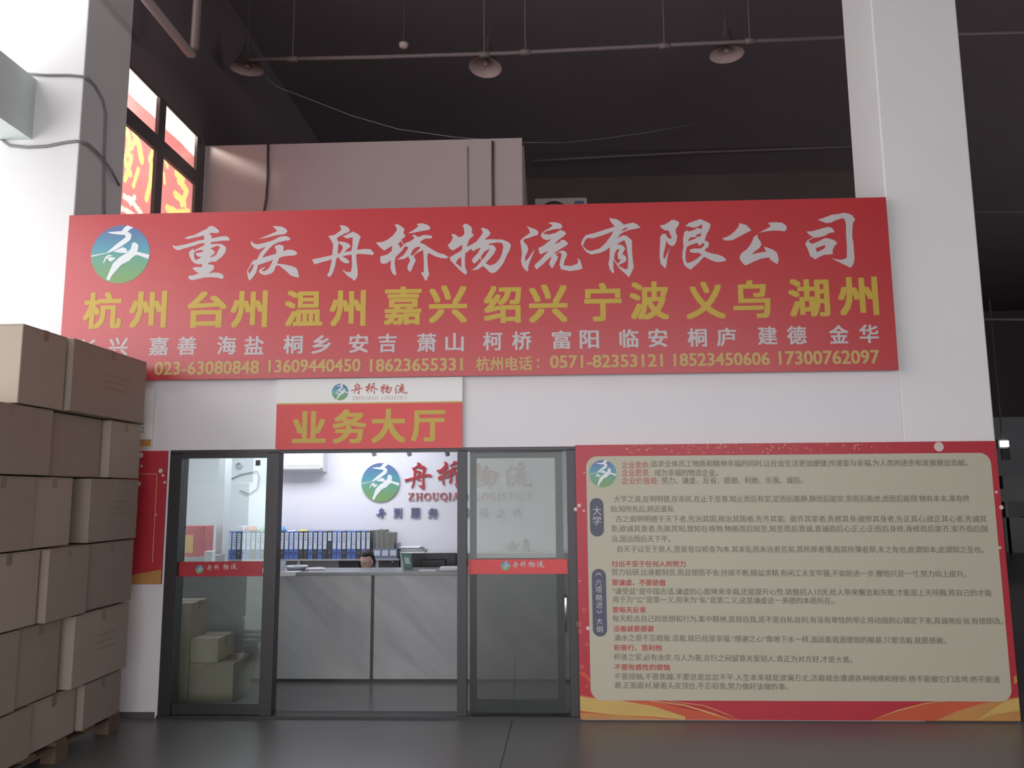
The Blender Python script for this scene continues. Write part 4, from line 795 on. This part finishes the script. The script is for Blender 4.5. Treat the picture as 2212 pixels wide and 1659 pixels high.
# magazine holder
hx0, hx1 = P(806, 1180, BY).x, P(858, 1180, BY).x
mh = thing('magazine_holder', (hx0, BY, sz), 'grey blue desk file holder full of magazines right of the binders', 'file holder')
hz = P(830, 1185, BY).z
fh = MB().box(hx0, hx1, BY, BY+.012, sz, hz).box(hx0, hx0+.01, BY+.012, BY+.24, sz, hz+.1).box(hx1-.01, hx1, BY+.012, BY+.24, sz, hz+.06).box(hx0, hx1, BY+.012, BY+.24, sz, sz+.01)
fh.build('holder_box', mat('slate_plastic', (.22, .25, .36), rough=.4), mh)
wq = (hx1-hx0)/3
for i in range(3): MB().box(hx0+wq*i+.014, hx0+wq*(i+1)-.012, BY-.002, BY, hz-.085, hz-.02).build('label_card', 'label', mh)
htop = P(830, 1144, BY).z
xx = hx0+.012; i = 0
mgl = ['dark green', 'grey', 'tan', 'olive', 'pale grey', 'cream', 'brown', 'red edged', 'dark grey', 'beige']
while xx < hx1-.05:
    w = random.uniform(.012, .028); hh = htop-random.uniform(0, .012)-(.03 if i > 6 else 0)
    mcol = M['book'] if i % 3 == 1 else (M['book2'] if i % 3 == 0 else M['grey'])
    tag(MB().box(xx, xx+w, BY+.02, BY+.22, sz+.011, hh).build('magazine', mcol, bevel=.002), label='%s magazine standing in the file holder, %s from its left' % ({'book_tan': 'tan', 'book_grey_green': 'dark green', 'grey_laminate': 'grey'}[mcol.name], ordn[i]), cat='magazine', group='magazines in the file holder')
    xx += w+.001; i += 1
# papers on right desk
t = thing('paper_pile', (P(895, 1190, BY).x, BY+.2, dz), 'flat pile of folders on the back desk above the monitor', 'papers')
for i in range(5):
    a_, b_ = P(868-random.random()*6, 1190, BY+.1).x, P(916-i*3+random.random()*6, 1190, BY+.1).x
    MB().box(a_, b_, BY+.05, BY+.3, dz+.0125*i, dz+.0125*i+.010).build('folder', ['paper', 'grey', 'paper', 'book2', 'paper'][i], t)
# monitor and green card stand behind the counter: worktop
wk = thing('work_desk', (-1.8, 2.0, 0), 'low grey desk hidden behind the reception counter', 'desk')
MB().box(-3.2, .4, 1.70, 2.15, .70, .73).build('desk_top', 'grey', wk)
for x in (-3.15, -1.4, .35): MB().box(x-.02, x+.02, 1.72, 2.12, .004, .70).build('leg', 'darkgrey', wk)
YM = 1.95
mx_0, mx_1, mz0, mz1 = P(889, 1215, YM).x, P(985, 1215, YM).x, P(930, 1236, YM).z-.1, P(930, 1195, YM).z
mo = thing('monitor', ((mx_0+mx_1)/2, YM, .73), 'black computer monitor seen from behind at the right of the counter', 'monitor')
MB().box(mx_0, mx_1, YM, YM+.03, mz0, mz1).build('back_shell', 'black', mo, bevel=.006)
MB().box(mx_0+.1, mx_1-.1, YM-.03, YM, mz0+.03, mz1-.06).build('rear_bulge', 'black', mo, bevel=.01)
MB().box((mx_0+mx_1)/2-.03, (mx_0+mx_1)/2+.03, YM-.02, YM+.0, .74, mz0+.05).build('stand_neck', 'black', mo)
MB().box((mx_0+mx_1)/2-.12, (mx_0+mx_1)/2+.12, YM-.08, YM+.08, .73, .742).build('stand_base', 'black', mo, bevel=.003)
YC = CY+.3
g = [P(866, 1195, YC), P(888, 1195, YC), P(891, 1229, YC), P(873, 1229, YC)]
gs = thing('desk_card', (g[3].x, YC, ct), 'green tent card with pale window standing on the counter left of the monitor', 'card')
zf = [v.z for v in g]; zf[2] = zf[3] = ct+.001
MB().quad8([(g[i].x, YC, zf[i]) for i in (3, 2, 1, 0)], .012).build('card', 'green', gs)
MB().quad8([(g[3].x-.012, YC-.0, ct+.001), (g[3].x, YC, ct+.001), (g[0].x, YC, zf[0]), (g[0].x-.012, YC, zf[0])], .014).build('card_edge', 'lightgrey', gs)
cxm = [(P(873, 1204, YC).x, P(873, 1204, YC).z), (P(883, 1204, YC).x, P(883, 1204, YC).z), (P(886, 1218, YC).x, P(886, 1218, YC).z), (P(876, 1218, YC).x, P(876, 1218, YC).z)]
MB().quad8([(cxm[i][0], YC-.002, cxm[i][1]) for i in (3, 2, 1, 0)], .002).build('card_window', 'screen', gs)
# air conditioner on the back wall
YA = OY-.21
a0, a1 = P(603, 1000, YA).x-.12, P(697, 1000, YA).x; az0 = P(650, 1019, YA).z; az1_ = az0+.31
ai = thing('air_conditioner', (a0, YA, az0), 'white wall air conditioner high on the office back wall', 'air conditioner')
prof = [(YA+.0, az0+.05), (YA+.03, az0+.01), (YA+.1, az0), (OY, az0), (OY, az1_), (YA+.03, az1_), (YA, az1_-.03)]
v = [(a0, y, z) for y, z in prof]+[(a1, y, z) for y, z in prof]; n = len(prof)
MB().add(v, [tuple(range(n)), tuple(range(2*n-1, n-1, -1))]+[(i, n+i, n+(i+1) % n, (i+1) % n) for i in range(n)]).build('casing', 'ac', ai)
MB().box(a0+.02, a1-.015, YA-.006, YA, az0+.075, az1_-.03).build('front_panel', 'sign_white', ai, bevel=.003)
MB().box(a0+.03, a1-.03, YA-.002, YA+.02, az0+.03, az0+.055).build('louvre', 'lightgrey', ai)
# ceiling of track spots above the logo
for i, (px, w_) in enumerate(((808, 'left'), (884, 'middle'), (966, 'right'))):
    c = P(px, 984, 3.35)
    t = thing('spot_lamp', (c.x, 3.35, 2.78), '%s small grey spot lamp hanging above the wall lettering' % w_, 'lamp', 'spot lamps over the wall lettering')
    MB().tube([(c.x-.03, 3.28, c.z+.16), (c.x+.005, 3.36, c.z)], .028, 12).build('lamp_head', 'grey', t)
    MB().tube([(c.x-.03, 3.28, c.z+.16), (c.x-.03, 3.28, 2.78)], .008, 8).build('stem', 'grey', t)
# wall logo and lettering
YW = OY-.02
wl = thing('wall_logo', tuple(P(822, 1042, YW)), 'round blue and green company emblem on the office back wall', 'logo')
emblem(822, 1042, 41.3, YW, wl, .02)
for ch, x0, x1, y0, y1, lab in [('舟', 873.5, 933, 999, 1058, 'first large red brush character beside the round emblem'), ('桥', 942, 1006, 996, 1054, 'second large red brush character half behind the door mullion'), ('物', 1015, 1075, 1001, 1053, 'third large red brush character behind the tinted pane'), ('流', 1092, 1150, 998, 1053, 'fourth large red brush character at the right behind the tinted pane')]:
    tag(put(brush_norm(ch), rect_px(x0, x1, y0, y1, YW), YW, None, .02).build('wall_character', 'acrylic_red'), label=lab, cat='lettering', group='large red characters on the office wall')
for w_, x0, x1, lab in (('ZHOUQIAO', 881.5, 1010, 'first red serif word under the large characters on the office wall'), ('LOGISTICS', 1026, 1150, 'second red serif word under the large characters behind the tinted pane')):
    tag(serif(MB(), w_, rect_px(x0, x1, 1064.5, 1080, YW), YW, .012).build('wall_word', 'acrylic_red'), label=lab, cat='lettering')
sl = thing('wall_slogan', tuple(P(880, 1108, YW)), 'row of small blue characters under the serif words on the office wall', 'lettering')
for ch, x0, x1 in (('舟', 812, 834), ('到', 850, 868), ('服', 887, 908), ('务', 924, 946), ('幸', 1000, 1020), ('福', 1034, 1055), ('之', 1070, 1093), ('桥', 1106, 1131)):
    if ch in '舟桥': put(brush_norm(ch), rect_px(x0, x1, 1097, 1120, YW), YW, None, .012).build('character', 'acrylic_blue', sl)
    else: put(text_geo(ch, .012), rect_px(x0, x1, 1097, 1119, YW), YW, None, .012).build('character', 'acrylic_blue', sl)
# soft things on the binders
def blob(name, px0, px1, pyt, Y0, m_, label, cat, depth=.12, squash=1):
    x0, x1 = P(px0, 1148, BY+.1).x, P(px1, 1148, BY+.1).x; zb_ = sz+bh; zt_ = P((px0+px1)/2, pyt, BY+.1).z
    bm = bmesh.new(); bmesh.ops.create_uvsphere(bm, u_segments=20, v_segments=12, radius=1)
    for v in bm.verts:
        f = 1+.12*math.sin(5*v.co.x+3*v.co.y+px0)+.08*math.sin(9*v.co.y+4*v.co.z)
        zc = max(v.co.z, -.0)
        v.co = Vector((v.co.x*(x1-x0)/2*f, v.co.y*depth*f, zc*(zt_-zb_)*f))
    me = bpy.data.meshes.new(name); bm.to_mesh(me); bm.free(); me.materials.append(M[m_]); me.polygons.foreach_set('use_smooth', [True]*len(me.polygons))
    o = bpy.data.objects.new(name, me); COL.objects.link(o); o.location = ((x0+x1)/2, BY+.13, zb_+.001)
    return tag(o, label, cat)
blob('red_bag', 526, 553, 1137, 0, 'cloth_red', 'dull red cloth bag lying on the binders seen through the left pane', 'bag')
blob('green_bag', 560, 584, 1138, 0, 'cloth_green', 'green cloth bag on the binders right of the red bag', 'bag')
blob('blue_cap', 597, 616, 1138, 0, 'cloth_blue', 'blue cap lying on the binders beside the door mullion', 'cap')
blob('yellow_cloth', 643, 662, 1144.5, 0, 'cloth_yellow', 'flat yellow cloth lying on the binders', 'cloth')
blob('white_bag', 622, 637, 1146, 0, 'paper', 'flat white bag between the blue cap and the yellow cloth', 'bag')
# left room things seen through left pane
Yk = 2.6
k0, k1, kz = P(388, 1170, Yk).x, P(441, 1170, Yk).x, P(410, 1136, Yk).z
gb = thing('reflection_carton', (k0, Yk, .62), 'pinkish red carton on a white cabinet, added for reflections in the left pane', 'box')
MB().box(k0, k1, Yk, Yk+.25, kz-.34, kz).build('carton_body', 'pinkred', gb, bevel=.006)  # box added to stand in for red and yellow reflections in the glass
MB().box(k0+.0, k0+.16, Yk-.003, Yk, kz-.30, kz-.1).build('orange_reflection', 'orange_box', gb)
tag(box('side_cabinet', 'lightgrey', (k0-.1, k1+.1, Yk-.05, Yk+.35, .004, kz-.34)), label='low white cabinet under the pinkish carton in the office', cat='cabinet')
w0 = P(441, 1205, 2.2); w1 = P(457, 1205, 2.2)
tag(box('paper_box', 'paper', (w0.x, w1.x, 2.2, 2.3, w0.z-.08, P(449, 1191, 2.2).z), bevel=.003), label='small white box standing left of the office post', cat='box')
tag(box('side_shelf', 'lightgrey', (w0.x-.1, w1.x+.15, 2.15, 2.5, .004, w0.z-.08)), label='light shelf unit under the small white box', cat='shelf')
# hanging cable loop on back wall behind the left pane
cable('cable', [P(488, 1040, OY-.02), P(520, 1025, OY-.02), P(555, 1018, OY-.02), P(560, 1030, OY-.02), P(556, 1055, OY-.02), P(538, 1068, OY-.02), P(518, 1060, OY-.02)], .006, 'grey', 'thin cable loop on the office wall behind the left pane')
tag(MB().lathe([(.03, -.03), (.045, -.02), (.05, 0)], P(518, 1005, OY), 16, 'y').build('wall_fitting', 'ac', smooth=True), label='small round white fitting on the office wall behind the left pane', cat='fitting')
# cartons inside the office left of the counter
def carton(x0, x1, y0, y1, z0, z1, label, rz=0, tape=True, m_='carton', group=None, marks=0, face='x'):
    c = ((x0+x1)/2, (y0+y1)/2, z0)
    t = thing('cardboard_carton', c, label, 'carton', group, rz=rz)
    MB().box(x0, x1, y0, y1, z0, z1).build('carton_body', m_, t, bevel=.006)
    ym = (y0+y1)/2; xm = (x0+x1)/2; L = .07
    tb = MB().box(x0+.01, x1-.01, ym-.024, ym+.024, z1, z1+.0012)
    tb.box(x1, x1+.0012, ym-.024, ym+.024, z1-L, z1).box(x0-.0012, x0, ym-.024, ym+.024, z1-L, z1)
    tb.build('tape_strip', 'tape', t)
    MB().box(x1, x1+.001, y0+.01, y1-.01, z1-.012, z1-.009).box(x0+.01, x1-.01, y0-.001, y0, z1-.012, z1-.009).build('flap_seam', 'carton_ink', t)
    if marks:
        mk = MB()
        for i in range(marks):
            a_ = y0+(y1-y0)*.42; zc = z0+(z1-z0)*(.62-.10*i); mk.box(x1, x1+.001, a_, a_+(y1-y0)*(.34-.05*(i % 2)), zc, zc+.006)
        mk.build('printed_lines', 'carton_ink', t)
    return t
YI = .42
i0, i1 = P(408, 1400, YI).x, P(470, 1400, YI).x
carton(-3.78, P(408, 1430, YI).x, YI, YI+.32, .004, P(390, 1303, YI).z, 'tall dark carton inside the door at the left jamb', m_='carton')
zt1 = P(430, 1380, YI).z
carton(i0+.01, i1, YI, YI+.36, P(430, 1432, YI).z, zt1, 'carton with pale lit top inside the door behind the left pane', m_='carton2')
carton(i0+.01, i1+.14, YI+.0, YI+.42, .004, P(430, 1432, YI).z-.001, 'larger carton under the pale topped carton inside the door', m_='carton')

# ================================================================= BIG CARTON STACK AT LEFT
XF = -3.18
G_ = 'cartons in the tall stack at the left'
rows = [(2.27, 2.76), (1.84, 2.26), (1.385, 1.83), (.92, 1.375), (.44, .91), (.13, .43)]
def yy(px, z):   # depth on the stack's right face at a photo column and height
    lo = -6; hi = -.1
    for _ in range(40):
        md = (lo+hi)/2; q = Vector((XF, md, z))-CAM; pxx = IW/2+FPX*q.dot(rt)/q.dot(fw)
        if pxx < px: lo = md
        else: hi = md
    return (lo+hi)/2
names = ['top', 'second', 'third', 'fourth', 'fifth', 'lowest']
cols = [  # (px start, px end, x offset of the face)
 [(45, 141, .0), (143, 307, .03)],
 [(-90, 112, -.0), (114, 232, -.05), (236, 303, .0)],
 [(-80, 74, .0), (78, 160, -.02), (190, 294, .01)],
 [(-60, 82, .0), (86, 178, .04), (186, 286, .0)],
 [(-120, 38, .0), (42, 134, -.02), (146, 268, .03)],
 [(-120, 64, .01), (70, 168, -.02), (172, 255, .02)]]
wd_ = ['nearest', 'middle', 'farthest']
for r_, ((z0, z1), cs) in enumerate(zip(rows, cols)):
    for i, (a_, b_, off) in enumerate(cs):
        zm = (z0+z1)/2; y0, y1 = yy(a_, zm), yy(b_, zm)
        if y1-y0 < .25: y0 = y1-.3
        w = wd_[i] if len(cs) == 3 else ('near' if i == 0 else 'far')
        carton(XF-.62+off, XF+off, y0+.004, y1, z0, z1, '%s cardboard carton facing the aisle in the %s row of the tall stack' % (w, names[r_]), rz=random.uniform(-.012, .012), m_='carton' if (i+r_) % 3 else 'carton2', group=G_, marks=3 if i == len(cs)-1 and r_ in (0, 2, 4) else 0)
    ya = yy(cs[0][0], zm)
# nearer and left-hand cartons of the stack
ytop = yy(45, 2.5)
carton(XF-1.30, XF-.64, ytop+.02, ytop+.60, 2.27, 2.75, 'cardboard carton behind the brightly lit edge, left side of the top row', group=G_, m_='carton2')
for r_, (z0, z1) in enumerate(rows[1:]):
    carton(XF-1.30, XF-.66, -2.2, -1.5, z0, z1, 'cardboard carton on the far left side of the %s row of the stack' % names[r_+1], group=G_)
# pallets
for pn, (py0, py1, lb) in enumerate(((-3.1, -1.75, 'near wooden pallet under the carton stack'), (-1.7, -.28, 'far wooden pallet under the carton stack with a visible foot'))):
    pl = thing('wooden_pallet', (XF-.65, (py0+py1)/2, 0), lb, 'pallet', 'pallets under the carton stack')
    for i in range(5):
        y = py0+(py1-py0-.12)*i/4; MB().box(XF-1.3, XF, y, y+.12, .105, .128).build('deck_board', 'wood', pl)
    for x in (XF-1.3, XF-.7, XF-.1):
        MB().box(x, x+.1, py0, py1, .088, .104).build('stringer_board', 'wood', pl)
        for y in (py0, (py0+py1)/2-.06, py1-.14): MB().box(x, x+.1, y, y+.14, .0, .087).build('block', 'wood', pl)

# ================================================================= PERSON
def skin_obj(name, verts, edges, radii, m_, parent, sub=2):
    me = bpy.data.meshes.new(name); me.from_pydata(verts, edges, []); o = bpy.data.objects.new(name, me); COL.objects.link(o)
    md = o.modifiers.new('s', 'SKIN'); sl_ = me.skin_vertices[0].data
    for i, r in enumerate(radii): sl_[i].radius = r if isinstance(r, tuple) else (r, r)
    sl_[0].use_root = True
    o.modifiers.new('u', 'SUBSURF').levels = sub; o.modifiers['u'].render_levels = sub
    me2 = bpy.data.meshes.new_from_object(o.evaluated_get(bpy.context.evaluated_depsgraph_get()))
    bpy.data.objects.remove(o); me2.materials.clear(); me2.materials.append(M[m_]); me2.polygons.foreach_set('use_smooth', [True]*len(me2.polygons))
    o = bpy.data.objects.new(name, me2); COL.objects.link(o); o.parent = parent
    return o
YH = 2.32
hc = P(795, 1214, YH); 
pr = thing('person', (hc.x, YH, 0), 'dark haired person in glasses seated behind the counter looking down', 'person')
hz_ = hc.z
H = .105
# local coordinates: origin at the seat point on the floor; faces the camera (-y)
ht = hz_-.0
def hb(px, py, pz): return (px, py, pz)
shz = ht-.24
V = [(0, .06, .50), (0, .05, .62), (0, .02, .75), (0, .0, shz), (0, -.01, shz+.07), (0, -.02, shz+.13),
     (-.17, .0, shz-.01), (-.24, -.05, shz-.16), (-.20, -.26, shz-.10 if shz-.10 > .76 else .765), (-.12, -.34, .765),
     (.17, .0, shz-.01), (.24, -.05, shz-.16), (.20, -.26, .765), (.12, -.34, .765),
     (-.10, .02, .50), (-.12, -.30, .50), (-.12, -.36, .12), (-.12, -.44, .06),
     (.10, .02, .50), (.12, -.30, .50), (.12, -.36, .12), (.12, -.44, .06)]
E_ = [(0, 1), (1, 2), (2, 3), (3, 4), (4, 5), (3, 6), (6, 7), (7, 8), (8, 9), (3, 10), (10, 11), (11, 12), (12, 13), (0, 14), (14, 15), (15, 16), (16, 17), (0, 18), (18, 19), (19, 20), (20, 21)]
R_ = [(.15, .11), (.14, .10), (.15, .10), (.12, .08), (.05, .05), (.048, .048), .06, .046, .038, .028, .06, .046, .038, .028, .085, .065, .05, .035, .085, .065, .05, .035]
body = skin_obj('body', V, E_, R_, 'shirt', pr)
# hands with five fingers on the desk
for sgn in (-1, 1):
    wx = .12*sgn; hv = [(wx, -.33, .765), (wx*.95, -.38, .762)]; he = [(0, 1)]; hr = [.024, (.034, .016)]
    for k, (dx, ln) in enumerate(((-.030, .055), (-.011, .068), (.009, .064), (.028, .05))):
        n0 = len(hv); hv += [(wx+dx, -.405, .764), (wx+dx*1.1, -.405-ln*.55, .766), (wx+dx*1.1, -.405-ln, .752)]; he += [(1, n0), (n0, n0+1), (n0+1, n0+2)]; hr += [.010, .009, .0075]
    n0 = len(hv); hv += [(wx-sgn*.035, -.365, .762), (wx-sgn*.055, -.395, .758), (wx-sgn*.06, -.42, .754)]; he += [(0, n0), (n0, n0+1), (n0+1, n0+2)]; hr += [.013, .011, .009]
    skin_obj('hand', hv, he, hr, 'skin', pr)
# head: deformed sphere with nose, chin, ears
hd_ = thing('head_pivot', (0, 0, 0)); bpy.data.objects.remove(hd_)
bm = bmesh.new(); bmesh.ops.create_uvsphere(bm, u_segments=40, v_segments=28, radius=1)
for v in bm.verts:
    x, y, z = v.co; 
    sx = .074; sy = .092; szz = .115
    if z < 0: sx *= 1-.30*(-z)**1.6; sy *= 1-.10*(-z)
    nx, ny, nz = x*sx, y*sy, z*szz
    if y < 0:
        ny += .010*max(0, 1-abs(z)*2)      # flatten face
        ny -= .026*math.exp(-((x/.13)**2)-((z+.22)/.17)**2)   # nose
        ny -= .010*math.exp(-((x/.3)**2)-((z+.85)/.18)**2)   # chin
        ny += .010*math.exp(-(((abs(x)-.36)/.16)**2)-((z-.03)/.10)**2)  # sockets
        ny -= .005*math.exp(-((x/.25)**2)-((z+.50)/.05)**2)  # lips
        ny += .004*math.exp(-((x/.25)**2)-((z+.56)/.02)**2)
    v.co = (nx, ny, nz)
def lm(bm, name, m_, parent, loc, rot):
    me = bpy.data.meshes.new(name); bm.to_mesh(me); bm.free(); me.materials.append(M[m_]); me.polygons.foreach_set('use_smooth', [True]*len(me.polygons))
    o = bpy.data.objects.new(name, me); COL.objects.link(o); o.parent = parent; o.location = loc; o.rotation_euler = rot; return o
head = lm(bm, 'head', 'skin', pr, (0, -.05, ht+.014), (math.radians(11), math.radians(3), math.radians(-24)))
head.scale = (.9, .9, .9)
for s in (-1, 1):
    bm = bmesh.new(); bmesh.ops.create_uvsphere(bm, u_segments=12, v_segments=10, radius=1)
    for v in bm.verts: v.co = (v.co.x*.010, v.co.y*.018, v.co.z*.032)
    lm(bm, 'ear', 'skin', head, (s*.073, .008, -.01), (0, 0, s*.3))
    bm = bmesh.new(); bmesh.ops.create_uvsphere(bm, u_segments=12, v_segments=10, radius=.011)
    lm(bm, 'eye', 'paper', head, (s*.029, -.070, .003), (0, 0, 0))
    bm = bmesh.new(); bmesh.ops.create_uvsphere(bm, u_segments=10, v_segments=8, radius=.005)
    lm(bm, 'iris', 'black', head, (s*.029, -.079, .002), (0, 0, 0))
def loc_tube(pts, r, name, m_, parent):
    o = MB().tube(pts, r, 8).build(name, m_, None, True); o.parent = parent; return o
loc_tube([(-.022, -.089, -.060), (0, -.093, -.062), (.022, -.089, -.060)], .004, 'mouth', mat('lips', (.42, .16, .15)), head)
gl = MB()
for s in (-1, 1):
    gl.tube([(s*.031+.024*math.cos(a*math.pi/8), -.098, .001+.018*math.sin(a*math.pi/8)) for a in range(17)], .0018, 6, False)
    gl.tube([(s*.055, -.097, .006), (s*.078, -.05, .008), (s*.078, .01, .004)], .0018, 6)
gl.tube([(-.008, -.099, .004), (.008, -.099, .004)], .0018, 6)
g_ = gl.build('glasses', 'black', None, True); g_.parent = head
bm = bmesh.new(); bmesh.ops.create_uvsphere(bm, u_segments=40, v_segments=28, radius=1)
for v in list(bm.verts):
    x, y, z = v.co
    n_h = 1+.04*math.sin(17*x+9*z)*math.cos(13*y)+.02*math.sin(31*x+7*y)
    lim = .50 if y < -.2 else (.50-1.25*(y+.2))
    lim = max(lim, -.62)
    zz_ = max(z, lim)
    k = 1.0 if z >= lim else .80
    v.co = (x*.086*n_h*k, (y*.103)*n_h*k, zz_*.128*n_h)
hair = lm(bm, 'hair', 'hair', head, (0, .006, .008), (0, 0, 0))
ch = thing('office_chair', (hc.x, YH+.02, 0), 'black office chair under the seated person behind the counter', 'chair')
cx_ = hc.x
MB().box(cx_-.22, cx_+.22, YH-.26, YH+.2, .36, .42).build('seat', 'black', ch, bevel=.02)
MB().box(cx_-.2, cx_+.2, YH+.2, YH+.25, .45, .86).build('backrest', 'black', ch, bevel=.02)
MB().tube([(cx_, YH, .1), (cx_, YH, .37)], .025, 10).build('column', 'chrome', ch)
for k in range(5):
    a_ = k*2*math.pi/5; MB().tube([(cx_, YH, .10), (cx_+.26*math.cos(a_), YH+.26*math.sin(a_), .06)], .016, 8).build('leg', 'black', ch)
    MB().lathe([(.001, -.012), (.028, -.012), (.028, .012), (.001, .012)], (cx_+.26*math.cos(a_), YH+.26*math.sin(a_), .034), 12, 'y').build('castor', 'black', ch)
MB().box(cx_-.03, cx_+.03, YH+.17, YH+.2, .38, .60).build('back_bracket', 'black', ch)

# right side of the office, seen through tinted pane: round ornament + bottle on desk
c = P(1106, 1172, BY+.2); R = .055
t = thing('glass_teapot', (c.x, BY+.2, dz), 'round dark glass teapot on the back desk behind the tinted pane', 'teapot')
MB().lathe([(.001, .001), (.035, .001), (R, .04), (R, .065), (.03, .10), (.02, .105), (.001, .11)], (c.x, BY+.2, dz), 20).build('pot_body', 'grey', t, True)
MB().lathe([(.001, .125), (.009, .12), (.009, .11), (.001, .108)], (c.x, BY+.2, dz), 10).build('lid_knob', 'darkgrey', t, True)
MB().tube([(c.x+.05, BY+.2, dz+.05), (c.x+.09, BY+.2, dz+.09), (c.x+.10, BY+.2, dz+.10)], [.012, .008, .007], 8).build('spout', 'grey', t, True)
MB().tube([(c.x-.05, BY+.2, dz+.08), (c.x-.085, BY+.2, dz+.075), (c.x-.085, BY+.2, dz+.04), (c.x-.053, BY+.2, dz+.03)], .005, 8).build('handle', 'darkgrey', t, True)
c = P(1136, 1165, BY+.22)
t = thing('tea_jar', (c.x, BY+.2, dz), 'grey jar with dark lid right of the glass teapot', 'jar')
MB().lathe([(.001, .001), (.04, .001), (.044, .03), (.044, .09), (.03, .11), (.001, .11)], (c.x, BY+.2, dz), 18).build('jar_body', 'grey', t, True)
MB().lathe([(.001, .145), (.028, .14), (.032, .111), (.001, .111)], (c.x, BY+.2, dz), 18).build('lid', 'darkgrey', t, True)

# ================================================================= FAR RIGHT OF THE HALL
def far_rack(px0, px1, py0, py1, Y, m_, name, label, cat):
    x0, x1 = P(px0, py0, Y).x, P(px1, py0, Y).x; z1 = P(px0, py0, Y).z; z0 = max(0, P(px0, py1, Y).z)
    return x0, x1, z0, z1
Yf = 16
x0, x1, z0, z1 = far_rack(2165, 2250, 1028, 1056, Yf, 0, 0, 0, 0)
rk = thing('storage_rack', (x0, Yf, 0), 'dark storage rack with goods far at the right edge of the hall', 'rack')
MB().box(x0, x1, Yf, Yf+1, z0, z1).build('goods_bundle', 'black', rk)
zA, zB = P(2180, 1056, Yf).z, P(2180, 1084, Yf).z
MB().box(x0-.1, x1+1, Yf, Yf+1, zB, zA).build('shelf_beam', 'black', rk)
MB().box(x0, x0+.08, Yf, Yf+.08, 0, zB).box(x1+.8, x1+.88, Yf, Yf+.08, 0, zB).build('post', 'black', rk)
a_, b_, c_, d_ = far_rack(2172, 2205, 1085, 1118, Yf, 0, 0, 0, 0)
MB().box(a_, b_, Yf+.1, Yf+.8, c_, d_).build('wrapped_goods', 'darkgrey', rk)
MB().box(a_-.1, b_+.6, Yf, Yf+1, 0, c_).build('lower_goods', 'black', rk)
a_, b_, c_, d_ = far_rack(2163, 2179, 952, 965, 20, 0, 0, 0, 0)
fl = thing('hall_lamp', (a_, 20, c_), 'small lit white lamp far away beside the right pillar', 'lamp')
MB().box(a_, b_, 20, 20.1, c_, d_).build('lit_face', 'lamp_lit', fl); MB().box(a_-.05, b_+.05, 20.1, 20.2, c_-.05, d_+.05).build('housing', 'grey', fl)
MB().tube([((a_+b_)/2, 20.15, d_), ((a_+b_)/2, 20.15, CE+.03)], .03, 6).build('rod', 'grey', fl)
a_, b_, c_, d_ = far_rack(2164, 2181, 967, 994, 21.9, 0, 0, 0, 0)
tag(MB().box(a_, b_, 21.9, 21.98, c_, d_).build('window_2', 'grey'), kind='structure')

for o in list(bpy.data.objects):
    if '_o' in o: del o['_o']
